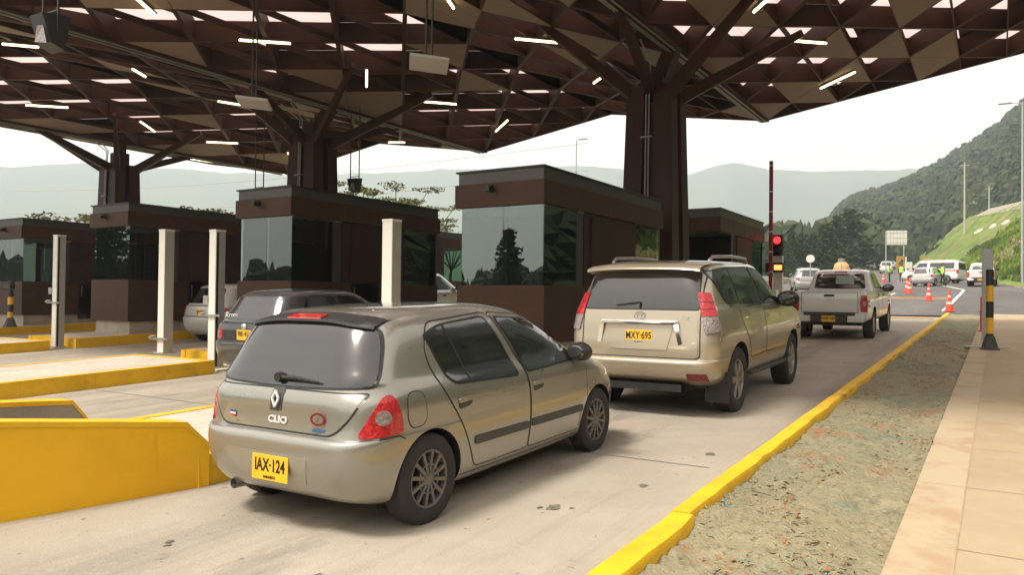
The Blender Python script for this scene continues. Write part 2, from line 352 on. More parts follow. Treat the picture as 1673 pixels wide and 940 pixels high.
# ------------------------------------------------------------------ right kerb, planter, sidewalk
def kerb_run(name, x0, x1, y0, y1, h, label, cat='kerb', mat_=None, seg=1.0, chips=True, seed=1, group=None):
    r = random.Random(seed); n = max(2, int((y1-y0)/.25)); mb = MB(); vs = []
    for i in range(n+1):
        y = y0+(y1-y0)*i/n; z = y*SLOPE
        j = r.uniform(-.012, .012) if chips else 0; hh = h+r.uniform(-.006, .006)
        vs += [(x0, y, z-.1), (x0+.012, y, z+hh-.03), (x0+.035, y, z+hh), (x1+j-.015, y, z+hh+r.uniform(-.004, .004)), (x1+j, y, z+hh-.03), (x1, y, z-.1)]
    fs = []
    for i in range(n):
        for k in range(5): fs.append((i*6+k, (i+1)*6+k, (i+1)*6+k+1, i*6+k+1))
    fs += [(5, 4, 3, 2, 1, 0), tuple(n*6+k for k in range(6))]
    mb.add(vs, fs); o = mb.build(name, mat_ or M['kerb'], angle=40); tag(o, label, cat, group); return o
kerb_run('kerb', -1.78, -1.615, 4.72, 34.9, .13, 'long yellow painted kerb between the car lane and the planted strip', seed=4)
k0 = kerb_run('kerb', -1.79, -1.60, .6, 4.68, .125, 'near yellow kerb stone with a broken joint at the bottom edge', seed=8); k0.rotation_euler.z = RAD(-.3)
rs = random.Random(11)
def soilz(x, y):
    return y*SLOPE+.075+.035*math.sin(x*5+y*2.1)*math.sin(y*1.7-x*3)+rs.uniform(-.012, .012)*(2 if y < 8 else 1)
sx_ = lin(-1.62, -.502, 26)
soil = grid('planter_soil', sx_, lin(.4, 14, 200)+lin(14.2, 34.9, 110), soilz, M['soil'], kind='structure')
side = grid('sidewalk', [-.50, -.12, -.1, .5, 1.5, 3, 6], [-6, 0, 5, 10, 15, 20, 25, 30, 35.3], GS, M['sidewalk'], dz=.10)
mbk = MB()
mbk.add([(-.50, -6, -6*SLOPE+.10), (-.50, 35.3, 35.3*SLOPE+.10), (-.50, 35.3, 35.3*SLOPE-.05), (-.50, -6, -6*SLOPE-.05)], [(0, 1, 2, 3)])
mbk.add([(-.50, 35.3, 35.3*SLOPE+.10), (6, 35.3, 35.3*SLOPE+.10), (6, 35.3, 35.3*SLOPE-.05), (-.50, 35.3, 35.3*SLOPE-.05)], [(0, 1, 2, 3)])
tag(mbk.build('sidewalk_edge', M['sidewalk']), kind='structure')
ej = MB()
for y in lin(2.0, 34, 22): flat(ej, [(-.5, y-.004), (6, y-.004), (6, y+.004), (-.5, y+.004)], .104)
flat(ej, [(-.20, -5), (-.19, -5), (-.19, 35), (-.20, 35)], .104)
tag(ej.build('sidewalk_joints', mat('joint tan', (.40, .29, .18), .9)), kind='structure')
grid('sidewalk_border', [-.498, -.2], [-6, 5, 15, 25, 35.2], GS, layered('pale border', (.44, .355, .23), [((.38, .26, .16), 2.2, .5, .64, .8)], bump=.1), dz=.104)
grid('gravel_shoulder', lin(.3, 9, 12), [35.3]+lin(36, 68, 40), lambda x, y: G(x, y), M['gravel'], dz=.04, mask=lambda x, y: x > foot(y)-.7-max(0, 50-y)*.10 and x < foot(y)+.8)
# loose clods, straw and green scraps on the soil
def litter():
    rr = random.Random(3)
    mats = [mat('clod', (.24, .20, .12), .95), mat('dry straw', (.38, .33, .20), .9), mat('green scrap', (.12, .27, .21), .8), mat('dark twig', (.045, .032, .02), .9), mat('red clay crumb', (.33, .16, .07), .95)]
    mb = MB()
    for i in range(14000):
        y = .8+rr.random()**2.0*24; x = rr.uniform(-1.60, -.53)
        if math.sin(x*4.1+y*1.3)+math.sin(y*2.3-x*5.2)+math.sin(x*9.7+y*4.9) < .5+rr.gauss(0, .5): continue
        z = y*SLOPE+.075+.035*math.sin(x*5+y*2.1)*math.sin(y*1.7-x*3)
        t = rr.random(); mb.cur = 0 if t < .35 else 1 if t < .72 else 2 if t < .80 else 3 if t < .90 else 4
        s = rr.uniform(.004, .016)*(1.8 if mb.cur in (0, 4) else 1); a = rr.uniform(0, 6.3)
        if mb.cur in (1, 3):
            l = rr.uniform(.012, .045) if rr.random() < .97 else .12; d = Vector((math.cos(a), math.sin(a), rr.uniform(-.2, .3)))*l
            mb.bar((x, y, z+.012), Vector((x, y, z+.014))+d, .004, .004)
        else:
            c = Vector((x, y, z+.004)); q = [Vector((rr.uniform(.5, 1)*math.cos(a+k*1.57), rr.uniform(.5, 1)*math.sin(a+k*1.57), 0))*s for k in range(4)]
            mb.add([c+v for v in q]+[c+Vector((0, 0, s*.7))], [(0, 1, 4), (1, 2, 4), (2, 3, 4), (3, 0, 4)])
    o = mb.build('soil_litter', mats); o['kind'] = 'stuff'; o['label'] = 'straw, clods and green scraps scattered over the planted strip'; o['category'] = 'litter'
litter()
# ------------------------------------------------------------------ traffic islands
def island(xl, xr, pieces, label):
    t = empty('traffic_island', (xr, pieces[0][0], pieces[0][0]*SLOPE)); tag(t, label, 'traffic island', 'raised toll islands'); inv = Vector(t.location)
    for k, (y0, y1, h) in enumerate(pieces):
        mb = MB(); kw = .15
        vs = [(x, y, y*SLOPE+dz) for y in (y0+kw, y1-kw) for x in (xl+kw, xr-kw) for dz in (-.1, h-.005)]
        mb.add([Vector(v)-inv for v in vs], [(1, 3, 7, 5), (0, 1, 5, 4), (2, 6, 7, 3), (0, 2, 3, 1), (4, 5, 7, 6)])
        mb.build('island_slab', M['island'], t)
        if h > .1:
            mk = MB()
            for a, b, c, d in ((xl, xl+kw, y0, y1), (xr-kw, xr, y0, y1), (xl+kw, xr-kw, y0, y0+kw), (xl+kw, xr-kw, y1-kw, y1)):
                n = max(1, int((d-c)/1.0))
                for i in range(n):
                    ya = c+(d-c)*i/n+(.003 if i else 0); yb = c+(d-c)*(i+1)/n
                    q = [(x, y, y*SLOPE+dz) for y in (ya, yb) for x, dz in ((a, -.1), (a+.012, h), (b-.012, h), (b, -.1))]
                    mk.add([Vector(v)-inv for v in q], [(0, 4, 5, 1), (1, 5, 6, 2), (2, 6, 7, 3), (0, 1, 2, 3), (4, 7, 6, 5)])
            mk.build('kerb', M['kerb'], t)
    return t
island(-7.32, -5.20, [(3.80, 8.3, .23), (8.3, 9.1, .04), (9.1, 30, .23)], 'raised island with yellow kerb nearest the camera, ending in crash walls')
island(-13.65, -11.33, [(-8, 8.55, .23), (8.55, 9.5, .04), (9.5, 30, .23)], 'raised island with yellow kerb left of the dark hatchback lane')
island(-20.7, -18.5, [(-8, 9.5, .23), (9.5, 10.1, .04), (10.1, 30, .23)], 'raised island with yellow kerb under the third booth from the right')
island(-27.3, -24.9, [(-8, 9.0, .23), (9.0, 9.9, .04), (9.9, 30, .23)], 'farthest raised island with yellow kerb, at the left edge')
def crash_wall(xf, xb, y_end, label, face):
    """xf = lane side face, xb = inner face; the top falls towards the booth end, the nose is cut off"""
    t = empty('crash_wall', (xf, y_end, y_end*SLOPE)); tag(t, label, 'crash wall', 'crash walls on the island nose')
    prof_ = [(-6.0, 0, 1.25), (-1.0, 0, .95), (y_end-1.3, 0, .665), (y_end-.17, 0, .515), (y_end, 0, .32)]
    o = Vector(t.location); s = 1 if xf > xb else -1
    sh = lambda y: (y_end-y)*.30*s*(1 if y_end-y > 0 else 0)      # walls converge towards the nose
    sh = lambda y: (-.30*max(0, y_end-y)*s)
    vs = []
    for (y, _, h) in prof_:
        for x in (xf, xb): vs += [Vector((x+sh(y)*1.0, y, y*SLOPE+(-.05 if s > 0 else .2)))-o, Vector((x+sh(y)*1.0, y, y*SLOPE+h))-o]
    fs = []
    for i in range(len(prof_)-1):
        a = i*4; b = a+4; fs += [(a, b, b+1, a+1), (a+2, a+3, b+3, b+2)]
    n = (len(prof_)-1)*4; fs += [(n, n+2, n+3, n+1), (0, 1, 3, 2)]
    mesh_obj('wall_body', vs, fs, face, t)
    vs = []; fs = []
    for i, (y, _, h) in enumerate(prof_):
        z = y*SLOPE+h
        for x in (xf+.006*s, xb-.006*s): vs.append(Vector((x+sh(y), y+(.004 if i == len(prof_)-1 else 0), z+.004))-o)
        for x in (xb-.006*s, xf+.006*s): vs.append(Vector((x+sh(y), y+(.004 if i == len(prof_)-1 else 0), z-.035))-o)
    for i in range(len(prof_)-1):
        a = i*4; b = a+4; fs += [(a, b, b+1, a+1), (a+1, b+1, b+2, a+2), (a+3, b+3, b, a)]
    n = (len(prof_)-1)*4; fs += [(n, n+3, n+2, n+1)]
    mesh_obj('wall_coping', vs, fs, M['kerb'], t)
crash_wall(-5.19, -5.42, 3.88, 'big yellow crash wall with cut-off nose beside the nearest car lane', M['wall_yellow'])
crash_wall(-7.36, -7.14, 4.02, 'lower grey crash wall with yellow coping behind the big yellow one', M['wall_grey'])

# ------------------------------------------------------------------ booths
def booth(xl, xr, y0, y1, zsill, zband, ztop, label, interior=True, rear=False, zb_top=None):
    gm = M['boothglass'] if interior else M['clearbooth']
    zg = y0*SLOPE+.23; t = empty('toll_booth', (xr, y0, zg)); tag(t, label, 'toll booth', 'brown toll booths under the canopy'); o = Vector((xr, y0, zg))
    def B(x0, x1, ya, yb, za, zb_, bev=0): return (x0-o.x, x1-o.x, ya-o.y, yb-o.y, za-o.z, zb_-o.z, bev)
    zbt = zb_top or (zband+(ztop-zband)*.62)
    m = MB(); m.box(*B(xl+.05, xr-.02, y0+.05, y1-.05, zg-.02, zg+.33)); m.build('plinth', M['plinth'], t)
    gl = 1.15                                             # side window length
    m = MB(); m.box(*B(xl-.06, xr+.03, y0-.03, y1, zg+.33, zsill)); m.build('lower_wall', M['clad'], t)
    m = MB()
    m.box(*B(xl, xr+.005, y0+gl+.28, y1-1.35, zsill, zband))
    m.build('wall', M['clad2'], t)
    m = MB(); m.box(*B(xr+.006, xr+.03, y0+gl+.55, y0+gl+1.45, zg+.2, zband-.05)); d = m.build('door', M['clad2'], t)
    m = MB(); m.box(*B(xr+.05, xr+.07, y0+gl+.62, y0+gl+.64, zsill-.45, zsill-.1)); m.build('handle', M['steel'], d)
    # frames
    m = MB()
    for ya in (y0+gl, y0+gl+.2): m.box(*B(xr-.05, xr, ya, ya+.05, zsill, zband)); m.box(*B(xl, xl+.05, ya, ya+.05, zsill, zband))
    m.box(*B(xr-.05, xr, y1-.06, y1-.01, zsill, zband)); m.box(*B(xl, xl+.05, y1-.06, y1-.01, zsill, zband))
    m.box(*B(xr-.04, xr-.003, y0+gl+.05, y0+gl+.2, zsill, zband))
    m.box(*B(xl+.003, xl+.04, y0+gl+.05, y0+gl+.2, zsill, zband))
    m.build('window_frame', M['trim'], t)
    w_ = (xr-xl)
    for a, b in (((xl+.01, y0), (xl+w_*.52, y0)), ((xl+w_*.525, y0), (xr-.01, y0))):
        m = MB(); m.box(*B(a[0], b[0], y0, y0+.012, zsill, zband)); m.build('window', gm, t)
    for x in (xr-.012, xl):
        m = MB(); m.box(*B(x, x+.012, y0+.016, y0+gl, zsill, zband)); m.build('window', gm, t)
        m = MB(); m.box(*B(x, x+.012, y1-1.34, y1-.07, zsill, zband)); m.build('window', gm, t)
    m = MB(); m.box(*B(xl+.05, xr-.05, y1-.02, y1-.008, zsill, zband)); m.build('window', gm, t)
    m = MB(); m.box(*B(xl-.08, xr+.05, y0-.09, y1+.06, zband, zbt)); m.build('fascia', M['clad'], t)
    m = MB(); cx = xl+(xr-xl)*.42-o.x; m.box(cx-.05, cx+.05, y0-.26-o.y, y0-.09-o.y, zbt-.16-o.z, zbt-.08-o.z, .01); m.bar((cx-.10, y0-.12-o.y, zbt-.02-o.z), (cx+.10, y0-.12-o.y, zbt-.20-o.z), .02, .02); m.bar((cx, y0-.1-o.y, zbt-.05-o.z), (cx, y0-.2-o.y, zbt-.12-o.z), .03, .03); m.build('camera', M['black'], t)
    m = MB()
    for k in range(1, 4):
        for za, zc in ((zg+.34, zsill-.01), (zband+.01, zbt-.01)):
            yy = y0+(y1-y0)*k/4; xo = .031 if za < zband else .051; m.box(*B(xr+xo-.002, xr+xo+.001, yy-.004, yy+.004, za, zc))
    m.build('panel_joints', M['black'], t)
    m = MB(); m.box(*B(xl-.03, xr+.02, y0-.05, y1, zbt, ztop-.03)); m.build('roof', M['cap'], t)
    m = MB(); m.box(*B(xl-.07, xr+.05, y0-.09, y1+.04, ztop-.03, ztop)); m.build('roof_edge', M['black'], t)
    m = MB(); m.box(*B(xl, xr, y0+.02, y1-.02, zband-.03, zband-.001)); m.build('ceiling', M['greypanel'], t)
    if interior:
        m = MB(); m.box(*B(xl+.06, xr-.06, y0+.08, y0+.62, zsill-.14, zsill-.08)); m.build('desk', M['greypanel'], t)
        m = MB(); m.box(*B(xl+.3, xl+.72, y0+.34, y0+.38, zsill+.02, zsill+.34)); m.box(*B(xl+.48, xl+.54, y0+.38, y0+.44, zsill-.08, zsill+.15)); m.build('monitor', M['black'], t)
        m = MB(); m.box(*B(xl+.75, xl+1.15, y0+1.0, y0+1.10, zsill-.2, zsill+.42, .03)); m.box(*B(xl+.75, xl+1.15, y0+.75, y0+1.1, zsill-.3, zsill-.2, .03)); m.build('chair', M['seat'], t)
        m = MB(); m.box(*B(xl+.02, xl+.10, y0+1.9, y1-1.4, zsill, zband)); m.box(*B(xl+.1, xr-.1, y0+2.1, y0+2.16, zg+.2, zband)); m.build('partition', M['plinth'], t)
    return t
booth(-7.87, -6.23, 10.88, 15.95, 1.835, 3.165, 3.785, 'nearest brown toll booth beside the tan SUV, with tall clear glass front', zb_top=3.55)
booth(-13.9, -12.31, 11.09, 15.95, 1.935, 3.285, 3.90, 'brown toll booth behind the dark hatchback, right of the white kerb posts')
booth(-20.33, -18.74, 11.53, 16.6, 2.0, 3.37, 3.967, 'brown toll booth behind the white hatchback, with concrete plinth showing')
booth(-27.0, -25.4, 12.2, 17.2, 1.99, 3.32, 3.95, 'brown toll booth cut by the left edge of the view')
booth(-8.5, -6.94, 22.5, 27.4, 2.36, 3.67, 4.366, 'smaller looking rear toll booth seen right of the near column', interior=False)
booth(-20.4, -18.74, 21.2, 26.1, 2.32, 3.62, 4.27, 'rear toll booth glimpsed between the two front booths', interior=False)

# ------------------------------------------------------------------ canopy
XC = [-6.65, -18.0, -29.7]; YF, YB = 5.3, 26.5; RISE = .157; Z0 = 7.7; HX = 1.14; HY = (YB-YF)/16; XR = -6.65+HX*9; DEP = .52
def canopy():
    t = empty('canopy', (-18, 17.8, Z0)); tag(t, 'huge folded brown lattice canopy over the toll lanes', 'canopy'); o = Vector(t.location)
    rr = random.Random(21)
    plates = [(-6.65, 1, 9, HX), (-6.65, -1, 5, 5.675/5), (-18.0, 1, 5, 5.675/5), (-18.0, -1, 5, 5.85/5), (-29.7, 1, 5, 5.85/5), (-29.7, -1, 5, 5.85/5)]
    beams = []; ptri = []; sky = []; clad = []; thin = []
    for pi_, (xc, sg, nu, hx) in enumerate(plates):
        P = lambda u, v, dz=0: Vector((xc+sg*u*hx, YB-v*HY, Z0+RISE*u*hx+dz))-o
        NV = 16
        for k in range(-nu, NV+1):
            for s2 in (1, -1):
                if k % 2: continue
                if s2 == 1: a = (max(0, -k), max(k, 0)); n = min(nu-a[0], NV-a[1]); b = (a[0]+n, a[1]+n)
                else:
                    kk = k+nu; # u+v = kk
                    if kk % 2: kk += 1
                    if kk < 1 or kk > nu+NV-1: continue
                    u0 = max(0, kk-NV); a = (u0, kk-u0); u1 = min(nu, kk); b = (u1, kk-u1); n = u1-u0
                if n <= 0: continue
                beams.append((P(*a), P(*b), .11, DEP))
        for u in range(1, nu+1): thin.append((P(u, 0), P(u, NV), .035, .16 if u < nu else DEP))
        # diamonds centred on odd nodes
        for u in range(0, nu+1):
            for v in range(0, NV+1):
                if (u+v) % 2 == 0: continue
                c4 = [(u-1, v), (u, v-1), (u+1, v), (u, v+1)]
                tris = []
                if u-1 >= 0: tris.append([(u-1, v), (u, max(0, v-1)), (u, min(NV, v+1))])
                if u+1 <= nu: tris.append([(u+1, v), (u, max(0, v-1)), (u, min(NV, v+1))])
                dc = abs((v/NV)-.41)*2+ u/nu*.6
                for tr in tris:
                    pr = .36-.36*dc if xc < -7 or sg < 0 else .36-.25*dc
                    if v > 11: pr = .10
                    if rr.random() < pr+.08: ptri.append([P(a, b, -.012) for a, b in tr])
                    (sky if rr.random() < (.66 if not (v > 10 and rr.random() < .5) else .3) else clad).append([P(a, b, DEP+.02) for a, b in tr])
        beams.append((P(nu, 0), P(nu, NV), .08, DEP+.03))
    # edges
    for pi_, (xc, sg, nu, hx) in enumerate(plates):
        for v in (0, 16):
            a = Vector((xc, YB-v*HY, Z0))-o; b = Vector((xc+sg*nu*hx, YB-v*HY, Z0+RISE*nu*hx))-o
            beams.append((a, b, .09, DEP+.06))
    def bar(mb, a, b, w_, h):
        mb.bar(a+Vector((0, 0, h/2)), b+Vector((0, 0, h/2)), w_, h)
    beams.sort(key=lambda q: -(q[0]-q[1]).length)
    big, rest = beams[:96], beams[96:]
    for q in big: m = MB(); bar(m, *q); m.build('beam', M['beam'], t)
    m = MB()
    for q in rest: bar(m, *q)
    if rest: m.build('beam', M['beam'], t)['kind'] = 'stuff'
    m = MB()
    for q in thin: bar(m, *q)
    m.build('purlins', M['beam'], t)['kind'] = 'stuff'
    def area_sort(q): return (sum(q, Vector())/3+o-Vector((0, 0, 1.6))).length
    ptri.sort(key=area_sort)
    def tri(mb, q, th=.02):
        q = [v.copy() for v in q]; c = sum(q, Vector())/3; q = [c+(v-c)*.985 for v in q]
        mb.add(q+[v+Vector((0, 0, th)) for v in q], [(0, 1, 2), (5, 4, 3), (0, 3, 4, 1), (1, 4, 5, 2), (2, 5, 3, 0)])
    for q in ptri[:98]: m = MB(); tri(m, q, .010); m.build('ceiling_panel', M['panel'], t)
    m = MB()
    for q in ptri[98:]: tri(m, q, .010)
    m.build('ceiling_panel', M['panel'], t)['kind'] = 'stuff'
    m = MB()
    for q in sky: tri(m, q, .015)
    m.build('skylight', M['skylight'], t)['kind'] = 'stuff'
    m = MB()
    for q in clad: tri(m, q, .03)
    m.build('roof_cladding', M['roofclad'], t)['kind'] = 'stuff'
    for xc in XC:
        m = MB(); m.box(xc-.14-o.x, xc+.14-o.x, YF-o.y, YB-.05-o.y, -.06, .05); m.build('gutter_beam', M['beam'], t)
        m = MB()
        for dx, zz in ((-.09, -.10), (0.0, -.13), (.10, -.10)): m.tube([(xc+dx-o.x, YF+.3-o.y, zz), (xc+dx-o.x, YB-.4-o.y, zz)], .022, 6)
        m.build('conduit', M['conduit'], t)
    return t
canopy()
def column(xc, label, shift=0):
    x0 = xc+shift; y0 = 17.8; zg = y0*SLOPE; t = empty('canopy_column', (x0, y0, zg)); tag(t, label, 'column', 'canopy columns'); zt = 6.75-zg
    for sx, sy in ((-1, -1), (1, -1), (1, 1), (-1, 1)):
        m = MB(); m.bar((sx*.46, sy*.40, 0), (sx*.335, sy*.30, zt), .50, .46, .44, .40, up=(0, 1, 0)); m.build('leg', M['column'], t)
    m = MB(); m.bar((0, 0, 0), (0, 0, zt+.5), .5, .5, up=(0, 1, 0)); m.build('core', M['column'], t)
    zr = lambda dx: Z0+RISE*abs(dx)-zg+.05
    for dx, dy in ((-2.6, -1.8), (2.6, -1.8), (2.6, 1.8), (-2.6, 1.8)):
        m = MB(); a = Vector((.22*(1 if dx > 0 else -1 if dx < 0 else 0), .2*(1 if dy > 0 else -1 if dy < 0 else 0), zt-.35)); b = Vector((dx-shift, dy, zr(dx)))
        m.bar(a, b, .20, .32, .10, .18); m.build('branch', M['column'], t)
    for dy in (-3.2, 3.2):
        m = MB(); m.bar((0, .2*(1 if dy > 0 else -1), zt-.2), (-shift, dy, zr(0)-.1), .20, .32, .12, .2); m.build('branch', M['column'], t)
    m = MB(); m.bar((0, 0, zt), (-shift, 0, zr(0)), .34, .34); m.build('core', M['column'], t)
    m = MB()
    for dx in (-.035, .04): m.tube([(dx, -.62, 2.5), (dx, -.56, zt-.1), (dx*1.5-.02, -.50, zt+.5), (dx*6-.3, -.9, zr(.6)-.1)], .02, 7)
    for z in (3.4, 4.9): m.box(-.14, .14, -.66, -.54, z, z+.03)
    m.build('conduit', M['conduit'], t)
    return t
column(-6.65, 'tall rust brown tree column rising beside the tan SUV', -.42)
column(-18.0, 'rust brown tree column behind the middle booth', -.85)
column(-29.7, 'distant rust brown tree column with open sky between its branches, at the left', 0)
# fluorescent tubes
TU = [((-22.95, 10.32), (-21.6, 10.7)), ((-15.5, 9.4), (-16.05, 10.35)), ((-27.62, 13.24), (-27.07, 14.34)), ((-21.0, 12.9), (-21.9, 13.9)), ((-27.0, 16.99), (-27.58, 17.86)),
      ((-15.92, 12.5), (-15.22, 13.61)), ((-23.04, 17.4), (-22.2, 18.1)), ((-27.65, 20.14), (-27.0, 21.43)), ((-20.8, 19.96), (-21.6, 20.9)), ((-26.93, 23.94), (-27.65, 24.94)),
      ((-15.23, 16.37), (-15.96, 17.16)), ((-15.8, 19.48), (-15.18, 20.73)), ((-22.0, 25.1), (-20.9, 24.76)), ((-15.92, 24.2), (-15.15, 23.63)), ((-10.0, 13.0), (-10.5, 14.1)),
      ((-10.33, 16.52), (-9.22, 16.94)), ((-10.48, 21.22), (-9.55, 20.12)), ((-4.5, 17.0), (-3.7, 16.2)), ((-4.43, 19.27), (-3.56, 20.57)), ((-4.5, 24.2), (-3.4, 23.5)), ((-31.2, 21.6), (-30.3, 22.9)), ((-30.4, 25.4), (-29.9, 26.3))]
names = ['over the left booths', 'over the nearest crash wall', 'at the far left near the dark speaker box', 'left of the hanging antenna panels', 'over the far left booth', 'in the middle above the hanging panels', 'half hidden by the middle antenna panel',
         'near the far left column', 'beside the top of the middle column', 'low over the left lanes', 'hanging vertical looking between the two antenna panels', 'right of the middle column', 'by the trunk of the middle column', 'near the back edge over the gap between booths', 'at the top edge near the centre',
         'left of the near column top', 'slanting left of the near column', 'at the top edge right of the near column', 'right of the near column', 'slanting near the right roof edge', 'at the far left canopy edge', 'under the far back left edge']
def zroof(x):
    if x > XC[0]: return Z0+RISE*(x-XC[0])
    return Z0+RISE*min(abs(x-c) for c in XC)
for (a, b), nm in zip(TU, names):
    A = Vector((*a, zroof(a[0])-.09)); B_ = Vector((*b, zroof(b[0])-.09)); d = (B_-A).normalized(); c = (A+B_)/2; A = c-d*.62; B_ = c+d*.62
    t = empty('tube_light', c); tag(t, 'lit yellowish tube light under the canopy '+nm, 'light', 'tube lights under the canopy')
    m = MB(); m.bar(A-c+Vector((0, 0, .045)), B_-c+Vector((0, 0, .045)), .09, .03); m.bar(Vector((0, 0, .06)), Vector((0, 0, .12)), .03, .03); m.build('housing', M['trim'], t)
    m = MB(); m.tube([A-c, B_-c], .03, 8); m.build('tube', M['tube'], t)
# hanging antennas / boxes
def hung_panel(c, s, yaw, label):
    zt = zroof(c[0]); t = empty('antenna_panel', c); tag(t, label, 'antenna panel', 'flat panels hanging over the lanes')
    m = MB(); m.box(-s/2, s/2, -s/2, s/2, -.02, .03, .012); p = m.build('panel', M['greypanel'], t); p.rotation_euler = (RAD(-5), RAD(5), yaw)
    m = MB(); m.bar((-.06, 0, .03), (-.06, 0, zt-c[2]+.05), .025, .025); m.bar((.06, 0, .03), (.06, 0, zt-c[2]+.05), .025, .025); m.box(-.14, .14, -.06, .06, .03, .07); m.build('bracket', M['black'], t)
hung_panel((-7.72, 9.73, 5.35), .62, RAD(40), 'grey flat antenna panel hanging on two rods, nearer the middle')
hung_panel((-12.2, 9.99, 5.34), .60, RAD(40), 'grey flat antenna panel hanging left of the first, over the dark hatchback lane')
def hung_box(c, s, label):
    zt = zroof(c[0]); t = empty('floodlight', c); tag(t, label, 'floodlight', 'hanging boxes over the lanes')
    m = MB(); pr = [(-.5, .5), (.5, .62), (.28, -.62), (-.18, -.45)]
    m.prism([(x*s, y*s) for x, y in pr], -s*.42, s*.42, lambda x, y, z: (z, x, y)); m.build('housing', M['black'], t)
    m = MB(); m.add([(-s*.36, -s*.34, -s*.36), (s*.36, -s*.30, -s*.50), (s*.30, -s*.40, s*.1), (0, -s*.45, s*.12)], [(0, 1, 2, 3)])
    m.build('lens', M['clearlens'], t)
    m = MB()
    for sx in (-1, 1): m.bar((sx*s*.5, 0, 0), (sx*s*.5, 0, zt-c[2]+.05), .025, .025)
    m.bar((-s*.5, 0, s*.72), (s*.5, 0, s*.72), .02, .02); m.build('bracket', M['black'], t)
hung_box((-11.81, 5.98, 5.45), .42, 'large dark floodlight box hanging at the top left corner')
hung_box((-17.76, 18.6, 5.27), .38, 'small dark floodlight box hanging behind the middle column')
hung_box((-19.6, 16.3, 4.75), .38, 'hanging dark floodlight almost hidden behind the middle booth roof')

# ------------------------------------------------------------------ light curtain posts
def post(x, y, base_h, H_, label, arm_z=None, slot=True):
    z = y*SLOPE+base_h; t = empty('sensor_post', (x, y, z)); tag(t, label, 'post', 'tall white lane sensor posts')
    m = MB(); m.box(-.095, .088, -.10, .10, 0, H_, .006); m.build('housing', M['white'], t)
    if slot: m = MB(); m.box(.080, .092, -.080, -.035, .02, H_-.02); m.build('slot', M['black'], t)
    m = MB(); m.box(.080, .094, -.030 if slot else -.094, .097, 0, H_-.001); m.build('side_cover', M['postside'], t)
    m = MB(); m.box(-.10, .095, -.105, .105, H_, H_+.03); m.build('post_cap', M['white'], t)
    m = MB(); m.box(-.14, .14, -.14, .14, -.005, .02); m.build('base_plate', M['postside'], t)
    if arm_z:
        m = MB(); m.bar((-.28, -.12, arm_z), (.28, -.12, arm_z), .05, .035); m.bar((-.24, -.15, arm_z+.02), (-.14, -.15, arm_z+.05), .08, .03)
        m.box(-.19, -.10, -.14, -.06, arm_z+.2, arm_z+.35) if slot else None
        m.build('bracket', M['steel'], t)
    return t
post(-7.42, 8.55, .23, 2.20, 'white sensor post rising behind the silver hatchback roof', slot=False)
post(-11.85, 8.95, .04, 2.43, 'white sensor post with black slot, left beside the dark hatchback', .93)
post(-13.34, 8.95, .23, 2.30, 'plain white sensor post with low chrome bracket, on the far side of the same island', .27, slot=False)
post(-18.82, 9.84, .04, 2.62, 'leftmost white sensor post with black slot and silver arms', 1.05)
# striped posts
def striped(x, y, base, H_, r, label, cam_top=False, behind=False):
    t = empty('striped_post', (x, y, base)); tag(t, label, 'post'); n = 5; seg = H_/n
    for k in range(n):
        m = MB(); m.lathe([(0, k*seg+.0), (r, k*seg), (r, (k+1)*seg-.001), (0, (k+1)*seg-.001)], n=16); m.build('band', M['platey'] if k % 2 else M['black'], t, angle=40)
    m = MB(); q = r*2.6; m.lathe([(0, 0), (q, 0), (q, .02), (q*.82, .05), (r*1.3, .26), (r*1.05, .28), (0, .28)], n=6); m.build('base', M['trim'], t)
    if cam_top:
        m = MB(); m.box(-.3, .1, -.08, .08, H_+.02, H_+.16, .02); m.lathe([(0, H_+.16), (.09, H_+.17), (.09, H_+.24), (0, H_+.28)], n=12); m.build('camera_head', M['black'], t)
    return t
striped(-.15, 18.4, 18.4*SLOPE+.10, 1.62, .068, 'black and yellow striped post standing on the right sidewalk')
striped(-25.15, 11.75, 11.75*SLOPE+.23, 1.12, .075, 'short black and yellow post with a camera on top, at the left edge', True)
t = empty('flat_post', (-.20, 19.0, 19*SLOPE+.10)); tag(t, 'grey square post standing just behind the striped post', 'post')
m = MB(); m.box(-.10, .10, -.05, .05, 0, 2.05, .01); m.build('housing', M['pole'], t); m = MB(); m.box(-.40, .40, -.12, .12, 0, .02); m.build('base_plate', M['pole'], t)
def bollard(x, y, h, label):
    t = empty('bollard', (x, y, y*SLOPE+.10)); tag(t, label, 'bollard')
    m = MB(); m.lathe([(0, 0), (.10, 0), (.10, .03), (.045, .06), (.045, .55*h), (.055, .56*h), (.055, .60*h), (.04, .61*h), (.038, h-.05), (0, h)], n=14); m.build('body', M['cone'], t, angle=40)
bollard(-.38, 24.3, .95, 'thin red-orange bollard on the edge of the sidewalk')
# barrier arm, traffic light
t = empty('barrier_gate', (-6.25, 25.9, 25.9*SLOPE+.23)); tag(t, 'raised red barrier arm standing upright past the rear booth', 'barrier')
m = MB(); m.box(-.17, .17, -.17, .17, 0, .95, .02); m.build('cabinet', M['white'], t)
m = MB(); m.bar((0, -.2, .7), (0, -.2, 5.12), .11, .07); a = m.build('arm', M['red'], t)
m = MB()
for z in (1.5, 2.15, 2.8, 3.45, 4.1, 4.95): m.box(-.057, .057, -.238, -.162, z, z+.045)
m.build('reflective_band', M['conewhite'], a)
t = empty('traffic_light', (-6.55, 28.0, 28*SLOPE+.23)); tag(t, 'traffic light glowing red on a pale pole by the barrier arm', 'traffic light')
m = MB(); m.box(-.16, .16, -.08, .08, 0, 2.1, .01); m.build('pole', M['white'], t)
m = MB(); m.box(-.17, .17, -.16, .02, 2.1, 2.85, .03); m.build('housing', M['black'], t)
